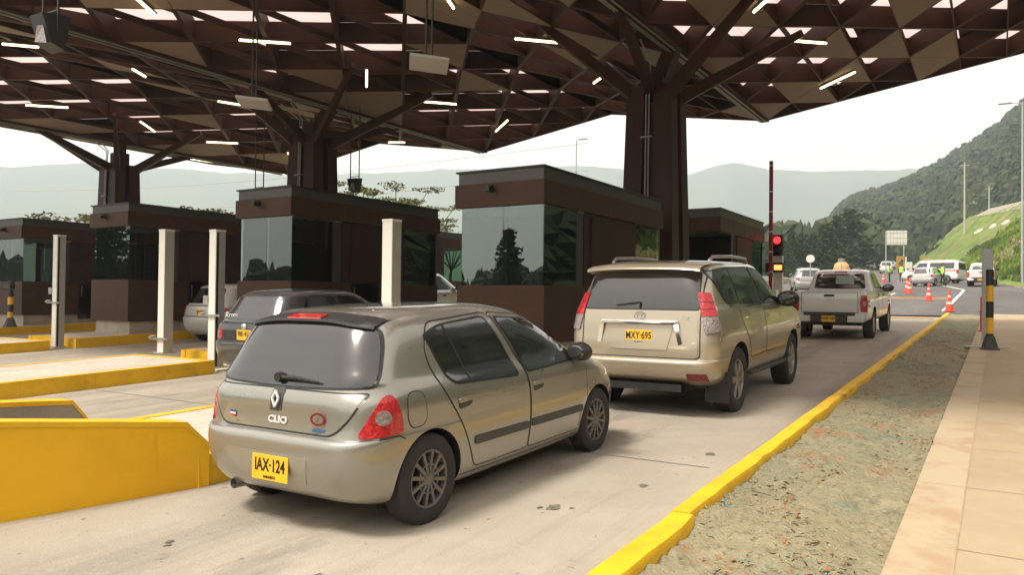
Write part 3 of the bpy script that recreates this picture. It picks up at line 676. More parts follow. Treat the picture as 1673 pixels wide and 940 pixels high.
for z, mm in ((2.64, 'lamp_red'), (2.32, 'black')):
    m = MB(); m.lathe([(0, -.185), (.10, -.18), (.125, -.162)], c=(0, 0, z), axis='Y', n=20); m.build('lens', M[mm], t)
    m = MB(); m.lathe([(.14, -.30), (.135, -.16)], c=(0, 0, z), axis='Y', n=20); m.build('visor', M['black'], t)
m = MB(); m.box(-.42, .20, -.16, -.0, 1.52, 1.86, .02); m.build('display_housing', M['black'], t)
m = MB(); m.box(-.10, .16, -.175, -.161, 1.60, 1.78); m.build('display', M['lamp_orange'], t)
# cones
def cone(x, y, h, label):
    t = empty('traffic_cone', (x, y, G(x, y)+.055)); tag(t, label, 'traffic cone', 'orange traffic cones on the road')
    s = h/.9
    m = MB(); m.box(-.19*s, .19*s, -.19*s, .19*s, 0, .04*s, .01); m.lathe([(.16*s, .04*s), (.11*s, .30*s)], n=16); m.lathe([(.09*s, .40*s), (.06*s, .58*s)], n=16); m.lathe([(.05*s, .66*s), (.03*s, .88*s), (.0, .9*s)], n=16); m.build('body', M['cone'], t, angle=40)
    m = MB(); m.lathe([(.11*s, .30*s), (.09*s, .40*s)], n=16); m.lathe([(.06*s, .58*s), (.05*s, .66*s)], n=16); m.build('reflective_band', M['conewhite'], t, angle=40)
cone(-1.72, 36.7, .92, 'nearest orange cone, at the end of the yellow kerb')
cone(-3.05, 45.3, .92, 'orange cone standing on the orange rumble strip')
cone(-5.15, 57.6, .95, 'orange cone in the road beside the two officers, left of a pair')
cone(-4.75, 54.5, .95, 'slightly nearer orange cone of the pair beside the officers')
cone(-9.6, 84, .95, 'far orange cone left of the officers')
cone(-12.4, 92, .95, 'farthest orange cone up the road')
# ------------------------------------------------------------------ vehicles
def interp_rows(rows, sub):
    R = np.array(rows, float); out = []
    n = len(R)
    for i in range(n-1):
        p0, p1, p2, p3 = R[max(0, i-1)], R[i], R[i+1], R[min(n-1, i+2)]
        for k in range(sub):
            t = k/sub
            m1 = (p2-p0)/2; m2 = (p3-p1)/2; d = p2-p1
            # monotone limiter keeps edges crisp
            for j in range(len(d)):
                if (p1-p0)[j]*d[j] <= 0 and i > 0: m1[j] = 0
                if (p3-p2)[j]*d[j] <= 0 and i < n-2: m2[j] = 0
                lim = 2.2*abs(d[j]); m1[j] = max(-lim, min(lim, m1[j])); m2[j] = max(-lim, min(lim, m2[j]))
            h = lambda a, b, c, e: a*(2*t**3-3*t**2+1)+b*(t**3-2*t**2+t)+c*(-2*t**3+3*t**2)+e*(t**3-t**2)
            out.append(h(p1, m1, p2, m2))
    out.append(R[-1]); return out
def contour(row, flat=5, cor=9, side=26):
    z, yr, yf, w, cxr, cyr, cxf, cyf, n = row[:9]; cxr *= w; cxf *= w
    pts = []
    for i in range(flat): pts.append((0+(w-cxr)*i/flat, yr))
    for i in range(cor+1):
        a = math.pi/2*i/cor; pts.append((w-cxr+cxr*math.sin(a)**(2/n), yr+cyr-cyr*math.cos(a)**(2/n)))
    y0, y1 = yr+cyr, yf-cyf
    for i in range(1, side):
        pts.append((w, y0+(y1-y0)*i/side))
    for i in range(cor+1):
        a = math.pi/2*i/cor; pts.append((w-cxf+cxf*math.cos(a)**(2/n), yf-cyf+cyf*math.sin(a)**(2/n)))
    for i in range(1, flat+1): pts.append(((w-cxf)*(1-i/flat), yf))
    ym = (yr+yf)/2; L = max(.1, (yf-yr)/2); bow = row[9] if len(row) > 9 else .03
    pts = [(x*(1-bow*min(1, abs((y-ym)/L))**3), y) for x, y in pts]
    full = pts+[(-x, y) for x, y in reversed(pts[1:-1])]
    return [(x, y, z) for x, y in full]
def loft(rows, sub=3, **kw):
    R = interp_rows(rows, sub); vs = []; fs = []
    for r in R: c = contour(r, **kw); n = len(c); vs += c
    for i in range(len(R)-1):
        for k in range(n): k2 = (k+1) % n; fs.append((i*n+k, i*n+k2, (i+1)*n+k2, (i+1)*n+k))
    fs.append(tuple(range(n-1, -1, -1))); fs.append(tuple((len(R)-1)*n+k for k in range(n)))
    return vs, fs
def cut(o, cutters):
    for c in cutters:
        md = o.modifiers.new('b', 'BOOLEAN'); md.operation = 'DIFFERENCE'; md.object = c; md.solver = 'EXACT'
    bpy.context.view_layer.update(); dg = bpy.context.evaluated_depsgraph_get()
    me = bpy.data.meshes.new_from_object(o.evaluated_get(dg)); o.modifiers.clear(); o.data = me
    for c in cutters: bpy.data.objects.remove(c)
def rnd(poly, r, seg=4):
    out = []; n = len(poly)
    rr = r if isinstance(r, (list, tuple)) else [r]*n
    for i in range(n):
        p = Vector(poly[i]); a = Vector(poly[i-1])-p; b = Vector(poly[(i+1) % n])-p
        k = min(rr[i], a.length*.45, b.length*.45); a.normalize(); b.normalize(); A = p+a*k; B_ = p+b*k
        for s in range(seg+1):
            t = s/seg; out.append(tuple(A*(1-t)**2+p*2*t*(1-t)+B_*t*t))
    return out
class Frame:
    def __init__(s, kind, sgn=1, ang=0):
        if kind == 'side': s.O = Vector((3*sgn, 0, 0)); s.U = Vector((0, 1, 0)); s.D = Vector((-sgn, 0, 0))
        elif kind == 'rear': s.O = Vector((0, -3, 0)); s.U = Vector((1, 0, 0)); s.D = Vector((0, 1, 0))
        elif kind == 'front': s.O = Vector((0, 9, 0)); s.U = Vector((-1, 0, 0)); s.D = Vector((0, -1, 0))
        elif kind == 'diag':               # seen from the rear corner, u = cos*x*sgn + sin*y
            c, q = math.cos(ang), math.sin(ang); s.U = Vector((c*sgn, q, 0)); s.D = Vector((-q*sgn, c, 0)); s.O = -s.D*4
        elif kind == 'fdiag':
            c, q = math.cos(ang), math.sin(ang); s.U = Vector((c*sgn, -q, 0)); s.D = Vector((-q*sgn, -c, 0)); s.O = -s.D*8
        s.V = Vector((0, 0, 1))
class Body:
    def __init__(s, objs):
        vs = []; fs = []
        for o in objs:
            n = len(vs); vs += [v.co.copy() for v in o.data.vertices]; fs += [[n+i for i in p.vertices] for p in o.data.polygons]
        s.t = BVHTree.FromPolygons(vs, fs)
    def hit(s, fr, u, v, off):
        o = fr.O+fr.U*u+fr.V*v
        h = s.t.ray_cast(o, fr.D)
        if h[0] is None:
            h = s.t.find_nearest(o+fr.D*(abs(fr.O.x)+abs(fr.O.y)-1 if False else 2.2)); 
        nrm = h[1]
        if nrm.dot(fr.D) > 0: nrm = -nrm
        return h[0]+nrm*off, nrm
def patch(body, name, poly, fr, mat_, parent, off=.004, g=.05, rim=.012):
    bm = bmesh.new(); vs = [bm.verts.new((p[0], p[1], 0)) for p in poly]; bm.faces.new(vs)
    us = [p[0] for p in poly]; ws = [p[1] for p in poly]
    for lo, hi, no in ((min(us), max(us), (1, 0, 0)), (min(ws), max(ws), (0, 1, 0))):
        k = int((hi-lo)/g)+1
        for i in range(1, k):
            c = lo+(hi-lo)*i/k
            bmesh.ops.bisect_plane(bm, geom=bm.verts[:]+bm.edges[:]+bm.faces[:], dist=1e-5, plane_co=Vector(no)*c, plane_no=no)
    bmesh.ops.triangulate(bm, faces=[f for f in bm.faces if len(f.verts) > 4])
    bm.verts.ensure_lookup_table(); bm.verts.index_update()
    V = []; Nn = []
    for v in bm.verts: p, n = body.hit(fr, v.co.x, v.co.y, off); V.append(p); Nn.append(n)
    F = [[v.index for v in f.verts] for f in bm.faces]
    if rim:
        be = [e for e in bm.edges if len(e.link_faces) == 1]; mp = {}
        for e in be:
            ids = []
            for v in e.verts:
                if v.index not in mp:
                    mp[v.index] = (len(V), len(V)+1); V.append(V[v.index].copy()); V.append(V[v.index]-Nn[v.index]*rim)
                ids.append(mp[v.index])
            F.append([ids[0][0], ids[1][0], ids[1][1], ids[0][1]])
    bm.free()
    o = mesh_obj(name, V, F, mat_, parent, smooth=True)
    b2 = bmesh.new(); b2.from_mesh(o.data); bmesh.ops.recalc_face_normals(b2, faces=b2.faces[:])
    b2.faces.ensure_lookup_table()
    f0 = b2.faces[0]
    if f0.normal.dot(fr.D) > 0: bmesh.ops.reverse_faces(b2, faces=b2.faces[:])
    b2.to_mesh(o.data); b2.free()
    return o
def strip(body, name, pts, w_, fr, mat_, parent, off=.0025, closed=False, step=.035):
    P = []; pts = list(pts)+([pts[0]] if closed else [])
    for a, b in zip(pts, pts[1:]):
        n = max(1, int(math.dist(a, b)/step)); P += [(a[0]+(b[0]-a[0])*i/n, a[1]+(b[1]-a[1])*i/n) for i in range(n)]
    P.append(pts[-1]); V = []
    for i, p in enumerate(P):
        q0 = P[max(0, i-1)]; q1 = P[min(len(P)-1, i+1)]; dx, dy = q1[0]-q0[0], q1[1]-q0[1]; l = math.hypot(dx, dy) or 1
        for s in (-1, 1): V.append(body.hit(fr, p[0]-dy/l*w_/2*s, p[1]+dx/l*w_/2*s, off)[0])
    return mesh_obj(name, V, [(2*i, 2*i+2, 2*i+3, 2*i+1) for i in range(len(P)-1)], mat_, parent, smooth=True)
def text_obj(s, size, mat_, parent, loc, rot, name='lettering', ext=.0015, xs=1, align='CENTER', bold=.0):
    cu = bpy.data.curves.new(name, 'FONT'); cu.body = s; cu.size = size; cu.extrude = ext; cu.align_x = align; cu.align_y = 'CENTER'; cu.offset = bold; cu.resolution_u = 3
    o = bpy.data.objects.new(name, cu); COL.objects.link(o); bpy.context.view_layer.update()
    me = bpy.data.meshes.new_from_object(o.evaluated_get(bpy.context.evaluated_depsgraph_get())); bpy.data.objects.remove(o)
    for v in me.vertices: v.co.x *= xs
    me.materials.clear(); me.materials.append(mat_); o = bpy.data.objects.new(name, me); COL.objects.link(o)
    o.parent = parent; o.location = loc; o.rotation_euler = rot; return o
def plate(parent, loc, rx, s, sub='', w_=.33, h=.16):
    m = MB(); m.box(-w_/2, w_/2, -.006, .0, -h/2, h/2, .002); p = m.build('licence_plate', M['platey'], parent); p.location = loc; p.rotation_euler = (rx, 0, 0)
    text_obj(s, h*.70, M['ink'], p, (0, -.0075, h*.08), (math.pi/2, 0, 0), xs=.74, bold=.0018)
    if sub: text_obj(sub, h*.15, M['ink'], p, (0, -.0075, -h*.37), (math.pi/2, 0, 0), xs=.95)
    return p
_wheels = {}
def wheel_meshes(r, wd, rim_r, style, rim_mat):
    key = (r, wd, rim_r, style, rim_mat.name)
    if key in _wheels: return _wheels[key]
    m = MB(); h = wd/2
    m.lathe([(rim_r-.01, -h*.82), (rim_r+.012, -h*.93), (rim_r+(r-rim_r)*.55, -h), (r-.02, -h*.9), (r-.004, -h*.72), (r, -h*.3), (r, h*.3), (r-.004, h*.72), (r-.02, h*.9), (rim_r+(r-rim_r)*.55, h), (rim_r+.012, h*.93), (rim_r-.01, h*.82)], axis='X', n=40)
    ty = m.build('wheel', M['rubber'], None, angle=35); me_t = ty.data; bpy.data.objects.remove(ty)
    m = MB(); ho = h*.80
    m.lathe([(rim_r, ho), (rim_r-.012, ho+.006), (rim_r-.022, ho), (rim_r-.03, ho-.05), (rim_r-.035, -h*.7)], axis='X', n=36)      # outer lip and barrel
    ns = {'multi': 12, 'six': 6, 'five': 5, 'seven': 7}[style]; wi = {'multi': .026, 'six': .075, 'five': .08, 'seven': .05}[style]
    for k in range(ns):
        a = 2*math.pi*k/ns; d = Vector((0, math.cos(a), math.sin(a)))
        m.bar(Vector((ho-.012, 0, 0))+d*.05, Vector((ho-.008, 0, 0))+d*(rim_r-.016), wi*.85, .03, wi, .02, up=(1, 0, 0))
    m.lathe([(0, ho+.008), (.03, ho+.008), (.055, ho-.0), (.075, ho-.02), (.078, ho-.05)], axis='X', n=24)
    if style == 'multi': m.lathe([(rim_r*.46, ho-.001), (rim_r*.52, ho-.001)], axis='X', n=30)
    ri = m.build('rim', rim_mat, None, angle=35); me_r = ri.data; bpy.data.objects.remove(ri)
    m = MB(); m.lathe([(0, ho-.075), (rim_r-.03, ho-.075)], axis='X', n=24); m.lathe([(rim_r*.2, ho-.06), (rim_r*.62, ho-.06)], axis='X', n=24)
    for k in range(5):
        a = 2*math.pi*k/5; m.lathe([(0, ho+.004), (.009, ho+.003), (.009, ho-.02)], c=(0, .045*math.cos(a), .045*math.sin(a)), axis='X', n=8)
    di = m.build('brake_disc', M['black'], None); me_d = di.data; bpy.data.objects.remove(di)
    _wheels[key] = (me_t, me_r, me_d); return _wheels[key]
def add_wheels(t, w_, yr, yf, r, wd, rim_r, style, rim_mat, detail=True):
    mt, mr_, md = wheel_meshes(r, wd, rim_r, style, rim_mat)
    for x, rz in ((w_-wd/2, 0), (-w_+wd/2, math.pi)):
        for y in (yr, yf):
            o = bpy.data.objects.new('wheel', mt); COL.objects.link(o); o.parent = t; o.location = (x, y, r-.012); o.rotation_euler = (random.Random(y*7+x).uniform(0, 1) if not rz else 0, 0, rz)
            q = bpy.data.objects.new('rim', mr_); COL.objects.link(q); q.parent = o
            if detail: q = bpy.data.objects.new('brake_disc', md); COL.objects.link(q); q.parent = o
def split_off(o, pred, name, parent, mat_=None):
    """move the faces for which pred(centre) holds into a part of their own"""
    me2 = o.data.copy(); me2.name = name
    for me, keep in ((o.data, False), (me2, True)):
        bm = bmesh.new(); bm.from_mesh(me)
        bmesh.ops.delete(bm, geom=[f for f in bm.faces if pred(f.calc_center_median()) != keep], context='FACES')
        bm.to_mesh(me); bm.free()
    p = bpy.data.objects.new(name, me2); COL.objects.link(p); p.parent = parent
    if mat_: me2.materials.clear(); me2.materials.append(mat_)
    return p
def make_body(t, rows, W, ry, fy, ra, paint_, sub=3, zc=None, name='body', arch=True, kw={}):
    vs, fs = loft(rows, sub, **kw); o = mesh_obj(name, vs, fs, [paint_, M['black']], t)
    if arch:
        cs = []
        for y in (ry, fy):
            for sx in (-1, 1):
                m = MB(); m.tube([(sx*(W-.34), y, zc), (sx*(W+.2), y, zc)], ra, 40); c_ = m.build('cutter', None)
                bb = bmesh.new(); bb.from_mesh(c_.data); bmesh.ops.recalc_face_normals(bb, faces=bb.faces[:]); bb.to_mesh(c_.data); bb.free(); cs.append(c_)
        cut(o, cs)
        me = o.data
        if len(me.materials) < 2: me.materials.append(M['black'])
        for p in me.polygons:
            c = p.center
            for y in (ry, fy):
                if math.hypot(c.y-y, c.z-zc) < ra+.004 and abs(c.x) < W-.015 and (abs(p.normal.x) > .95 and abs(c.x) < W-.3 or abs(p.normal.x) < .6): 
                    if math.hypot(c.y-y, c.z-zc) > ra-.03 or abs(c.x) < W-.3: p.material_index = 1
    o.data.shade_smooth(); o.data.set_sharp_from_angle(angle=RAD(32)); return o
def place(t, x, y, yaw=0, on=None, pitch=None):
    z = y*SLOPE if on is None else G(x, y)+.055
    if pitch is None: pitch = math.atan(SLOPE) if on is None else math.atan((G(x, y+4)-G(x, y))/4)
    t.location = (x, y, z); t.rotation_euler = (pitch*math.cos(yaw), 0, yaw) if on is None else (pitch*math.cos(yaw), -pitch*math.sin(yaw)*-1, yaw)
    return t
def mirror(t, w_, y, z, paint_, s=1, side=(1, -1)):
    for sx in side:
        m = MB(); m.lathe([(0, -.095*s), (.055*s, -.09*s), (.085*s, -.04*s), (.09*s, .02*s), (.075*s, .06*s), (0, .075*s)], axis='Y', n=16)
        for v in m.v: v.x = v.x*1.25; v.z *= .95
        m.bar((-.10*sx, .03, -.03), (-.02*sx, 0, -.02), .06, .05)
        o = m.build('side_mirror', paint_, t, angle=50); o.location = (sx*(w_+.10), y, z)
        m = MB(); m.lathe([(0, -.101*s), (.055*s, -.0975*s), (.066*s, -.088*s)], axis='Y', n=16)
        for v in m.v: v.x *= 1.25; v.z *= .95
        m.build('mirror_glass', M['carglass'], o)

M['badge'] = mat('bright badge metal', (.80, .80, .78), .35, metal=.25, var=0)
# ---------------- silver-beige hatchback, the nearest car
P_clio = paint('champagne grey paint', (.30, .29, .25), metal=.55, rough=.27, dst=.16)
def clio():
    t = empty('hatchback_car'); tag(t, 'champagne grey five-door hatchback nearest the camera, with triangular red tail lights', 'car')
    #        z     yr    yf    w    cxr  cyr  cxf  cyf  n   bow
    rows = [(.17, .30, 3.50, .70, .45, .30, .5, .40, 2.4, .04),
            (.22, .14, 3.66, .765, .45, .32, .5, .45, 2.4, .04),
            (.33, .04, 3.76, .800, .45, .34, .55, .50, 2.4, .04),
            (.48, .0, 3.80, .818, .45, .34, .60, .55, 2.4, .04),
            (.58, .005, 3.80, .820, .45, .33, .60, .58, 2.4, .04),
            (.615, .03, 3.79, .820, .45, .30, .62, .60, 2.4, .04),
            (.625, .065, 3.785, .819, .42, .27, .62, .60, 2.4, .04),
            (.72, .08, 3.74, .815, .42, .26, .66, .62, 2.3, .04),
            (.78, .085, 3.66, .812, .42, .26, .7, .62, 2.3, .04),
            (.84, .09, 3.52, .803, .42, .26, .75, .60, 2.2, .04),
            (.885, .115, 3.34, .790, .44, .28, .8, .55, 2.2, .045),
            (.925, .135, 3.13, .772, .42, .25, .8, .48, 2.2, .05),
            (.96, .15, 2.97, .755, .42, .24, .7, .40, 2.7, .055),
            (1.02, .18, 2.85, .737, .42, .24, .6, .42, 2.3, .06),
            (1.12, .225, 2.68, .710, .42, .25, .6, .46, 2.3, .07),
            (1.22, .275, 2.50, .680, .43, .26, .62, .48, 2.3, .08),
            (1.30, .325, 2.33, .648, .46, .28, .64, .48, 2.3, .09),
            (1.345, .39, 2.20, .610, .6, .34, .66, .46, 2.2, .09),
            (1.375, .47, 2.06, .565, .65, .36, .7, .46, 2.2, .09),
            (1.397, .60, 1.90, .49, .7, .38, .75, .46, 2.1, .09),
            (1.410, .78, 1.70, .36, .8, .36, .8, .40, 2.0, .09),
            (1.416, 1.0, 1.48, .18, .9, .20, .9, .20, 2.0, .09)]
    b = make_body(t, rows, .82, .66, 3.14, .335, P_clio, 3, .285)
    B = Body([b]); fr = {1: Frame('side', 1), -1: Frame('side', -1)}; R = Frame('rear')
    split_off(b, lambda c: c.z < .622 and c.y < .40, 'bumper', t)
    for s in (1, -1):
        F = fr[s]
        # doors: raised skins with a dark gap round them
        rd = rnd([(.80, 1.305), (1.53, 1.345), (1.66, 1.20), (1.86, .86), (1.90, .70), (1.88, .27), (1.16, .265), (.985, .62), (.80, .86), (.70, 1.10)], [.06, .05, .1, .1, .1, .03, .06, .2, .15, .1])
        fd = rnd([(1.56, 1.345), (2.12, 1.30), (2.40, 1.18), (2.86, .93), (2.90, .80), (2.90, .30), (2.80, .265), (1.895, .27), (1.915, .70), (1.875, .86), (1.68, 1.2)], [.05, .1, .1, .06, .05, .1, .06, .03, .1, .1, .1])
        for nm, pl in (('rear', rd), ('front', fd)):
            strip(B, 'door_gap', pl, .010, F, M['black'], t, .0018, closed=True)
            c = (sum(p[0] for p in pl)/len(pl), sum(p[1] for p in pl)/len(pl))
            d = patch(B, 'door', [(c[0]+(p[0]-c[0])*(1-.014), c[1]+(p[1]-c[1])*(1-.012)) for p in pl], F, P_clio, t, .004, .05, .004)
            hx = 1.03 if nm == 'rear' else 2.03
            patch(B, 'handle_recess', rnd([(hx-.08, .70), (hx+.08, .72), (hx+.08, .785), (hx-.08, .775)], .03), F, M['trim'], d, .0055, .04, .002)
            patch(B, 'handle', rnd([(hx-.085, .745), (hx+.085, .757), (hx+.085, .787), (hx-.085, .777)], .013), F, P_clio, d, .022, .03, .016)
        win = rnd([(.755, 1.215), (.92, 1.272), (1.47, 1.305), (1.59, 1.16), (1.735, .885), (1.72, .862), (.97, .885), (.885, .93)], [.03, .1, .05, .1, .03, .02, .05, .05])
        patch(B, 'window_seal', [(1.25+(p[0]-1.25)*1.045, 1.085+(p[1]-1.085)*1.075) for p in win], F, M['black'], t, .0065, .05, .005)
        patch(B, 'window', win, F, M['carglass'], t, .009, .05, .004)
        strip(B, 'window_divider', [(.955, 1.275), (1.12, .885)], .022, F, M['black'], t, .0105)
        w2 = rnd([(1.63, 1.295), (2.10, 1.262), (2.33, 1.165), (2.70, .955), (2.72, .90), (1.905, .872), (1.875, .90), (1.75, 1.14)], [.04, .08, .1, .05, .03, .02, .03, .1])
        patch(B, 'window_seal', [(2.2+(p[0]-2.2)*1.045, 1.085+(p[1]-1.085)*1.075) for p in w2], F, M['black'], t, .0065, .05, .005)
        g2 = patch(B, 'window', w2, F, M['carglass'], t, .009, .05, .004)
        # side moulding in two lengths
        for a, b_ in ((1.13, 1.87), (1.915, 2.80)):
            zl = lambda y: .475-.0*(y-1.1)
            patch(B, 'side_moulding', rnd([(a, .432), (b_, .425), (b_, .482), (a, .490)], .024), F, M['trim'], t, .014, .06, .012)
        strip(B, 'sill_gap', [(.98, .235), (2.80, .235)], .008, F, M['black'], t, .0015)
        patch(B, 'indicator', rnd([(3.02, .63), (3.085, .63), (3.085, .655), (3.02, .655)], .01), F, M['clearlens'], t, .007)
        strip(B, 'bumper_gap', [(2.93, .60), (3.0, .61)], .008, F, M['black'], t, .0015)
        if s == 1:
            flap = rnd([(.44, .88), (.60, .88), (.62, .70), (.57, .655), (.46, .655), (.43, .72)], .07)
            strip(B, 'fuel_flap_gap', flap, .008, F, M['black'], t, .0016, closed=True); patch(B, 'fuel_flap', [(.525+(p[0]-.525)*.96, .77+(p[1]-.77)*.97) for p in flap], F, P_clio, t, .003, .03, .003)
        strip(B, 'bumper_gap', [(.20, .622), (.34, .628), (.40, .600)], .009, F, M['black'], t, .0018)
        # tail light round the corner
        D = Frame('diag', s, RAD(38))
        lamp = rnd([(.735, .865), (.785, .885), (.825, .845), (.855, .75), (.862, .655), (.845, .640), (.60, .632), (.605, .665), (.665, .755)], [.03, .04, .06, .08, .02, .02, .03, .05, .1])
        lp = patch(B, 'tail_light', lamp, D, M['redlens'], t, .012, .04, .012)
        cc = [(.745+.046*math.cos(a*math.pi/12), .750+.046*math.sin(a*math.pi/12)) for a in range(24)]
        q = patch(B, 'clear_lens', cc, D, M['clearlens'], lp, .0165, .03, .004)
    # rear end
    tg = rnd([(-.69, .895), (.69, .895), (.62, .745), (.50, .635), (-.50, .635), (-.62, .745)], [.03, .03, .15, .06, .06, .15])
    strip(B, 'tailgate_gap', tg, .012, R, M['black'], t, .002, closed=True)
    patch(B, 'tailgate', [(p[0]*.985, .77+(p[1]-.77)*.965) for p in tg], R, P_clio, t, .005, .05, .005)
    gl = rnd([(-.70, .932), (0, .905), (.70, .932), (.625, 1.18), (.575, 1.275), (.30, 1.318), (0, 1.328), (-.30, 1.318), (-.575, 1.275), (-.625, 1.18)], [.05, .3, .05, .1, .07, .1, .1, .1, .07, .1])
    patch(B, 'glass_seal', [(p[0]*1.022, 1.12+(p[1]-1.12)*1.055) for p in gl], R, M['black'], t, .004, .05, .004)
    patch(B, 'rear_window', gl, R, M['backglass'], t, .008, .05, .004)
    # black upper spoiler with the third brake light
    V = []; F_ = []; N_ = 24
    dn = lambda x, y: (B.t.ray_cast(Vector((x, y, 3)), Vector((0, 0, -1)))[0] or Vector((x, y, 1.34))).z
    for i in range(N_+1):
        x = -.572+1.144*i/N_; e = abs(x/.572); ys = B.hit(R, x, 1.322-.045*e**3, 0)[0].y; zc = min(dn(x, ys+.06), 1.372)+.006
        V += [(x, ys+.16, dn(x, ys+.16)-.002), (x, ys+.05, zc+.004), (x, ys-.035, zc-.020), (x, ys-.042, zc-.038), (x, ys+.02, zc-.055)]
    for i in range(N_):
        for k in range(4): F_.append((i*5+k, i*5+k+1, (i+1)*5+k+1, (i+1)*5+k))
    sp = mesh_obj('spoiler', V, F_, M['black'], t, angle=50)
    m = MB(); P_ = []
    for i in range(13):
        x = -.155+.31*i/12; ys = B.hit(R, x, 1.322, 0)[0].y; zc = min(dn(x, ys+.06), 1.372)+.006
        P_ += [(x, ys-.040, zc-.022), (x, ys-.034, zc-.014), (x, ys+.045, zc+.008)]
    m.add(P_, [(i*3+k, i*3+3+k, i*3+4+k, i*3+1+k) for i in range(12) for k in (0, 1)])
    m.build('brake_light', M['redlens'], t)
    # wiper
    a = B.hit(R, -.02, .955, .03)[0]; c = B.hit(R, .34, .945, .03)[0]; m = MB(); m.tube([a, (a+c)/2+Vector((0, -.012, .012)), c], [.014, .012, .006], 8); m.lathe([(0, -.02), (.03, -.02), (.034, .02)], c=a, axis='Y', n=12); m.build('wiper', M['black'], t, angle=40)
    # badge, lettering
    bh = B.hit(R, 0, .83, .008)[0]
    patch(B, 'badge_plinth', rnd([(-.055, .905), (.055, .905), (.046, .76), (-.064, .755)], [.02, .03, .01, .01]), R, M['trim'], t, .008, .03, .004)
    m = MB()
    for z0, z1, sx in ((0, .052, 1), (0, .052, -1), (0, -.052, 1), (0, -.052, -1)):
        m.bar((sx*.029, -.004, 0), (0, -.004, z1), .014, .010, up=(0, 1, 0))
    e = m.build('emblem', M['badge'], t); e.location = (0, bh.y-.010, .835); e.rotation_euler = (RAD(-6), 0, 0)
    y = B.hit(R, 0, .70, .007)[0].y
    text_obj('CLIO', .062, M['badge'], t, (.02, y-.004, .70), (math.pi/2, 0, 0), ext=.003, xs=1.25, bold=.002)
    y = B.hit(R, -.42, .70, .007)[0].y; rz = RAD(-9)
    for k, cc_ in enumerate(((.03, .05, .30), (.75, .72, .68), (.5, .03, .03))):
        m = MB(); m.box(-.035, .035, -.002, 0, .708-k*.013+.006, .708-k*.013+.0185); q = m.build('flag_badge', mat('flag colour', cc_, .4, var=0), t); q.location = (-.42, y, 0); q.rotation_euler.z = rz
    text_obj('EXPRESSION', .024, M['chrome'], t, (-.41, y-.002, .665), (math.pi/2, 0, rz), ext=.001)
    y = B.hit(R, .39, .705, .008)[0].y; rz = RAD(12)
    m = MB(); m.lathe([(.028, 0), (.041, 0)], axis='Y', n=24)
    for v in m.v: v.x *= 1.35
    q = m.build('sticker', M['reddark'], t); q.location = (.39, y-.012, .735); q.rotation_euler.z = rz
    text_obj('SANAUTOS', .030, M['steel'], t, (.395, y-.010, .690), (math.pi/2, 0, rz), ext=.0005)
    m = MB(); m.box(-.05, .05, -.002, 0, -.009, .009); q = m.build('sticker', mat('blue sticker', (.04, .12, .25), .4), t); q.location = (.40, y-.010, .665); q.rotation_euler.z = rz
    # bumper plate recess, plate, exhaust
    rc = rnd([(-.43, .50), (.36, .50), (.30, .30), (-.24, .285)], .05)
    yb = B.hit(R, 0, .42, 0)[0].y
    patch(B, 'plate_recess', rc, R, paint('recess paint', (.36, .33, .26), dst=.1), t, .0035, .06, .003)
    plate(t, (.03, yb-.013, .405), RAD(-3), 'IAX·124', 'SABANETA')
    m = MB(); m.tube([(-.44, .5, .21), (-.46, .10, .215)], [.032, .034], 16, caps=False); m.tube([(-.44, .5, .21), (-.46, .105, .215)], [.028, .028], 16, caps=False); m.build('exhaust', M['steel'], t, angle=40)
    m = MB(); m.box(-.6, .6, .35, 3.4, .16, .24); m.build('underbody', M['black'], t)
    # windscreen and front lamps for other views
    Fr = Frame('front')
    patch(B, 'windscreen', rnd([(-.62, 1.00), (.62, 1.00), (.52, 1.315), (-.52, 1.315)], .06), Fr, M['carglass'], t, .006, .06, .004)
    for s in (1, -1): patch(B, 'headlight', rnd([(.56, .76), (.86, .74), (.98, .62), (.80, .55), (.60, .56)], .04), Frame('fdiag', s, RAD(38)), M['clearlens'], t, .006)
    mirror(t, .745, 2.70, .955, M['black'], 1.0)
    add_wheels(t, .80, .66, 3.14, .300, .185, .198, 'multi', mat('dull hubcap', (.16, .15, .14), .45, metal=.5, var=.2, scale=8))
    m = MB(); m.bar((.1, 0, 0), (.1, 0, .24), .006, .006)
    return t
c1 = clio(); place(c1, -3.94, 3.39)

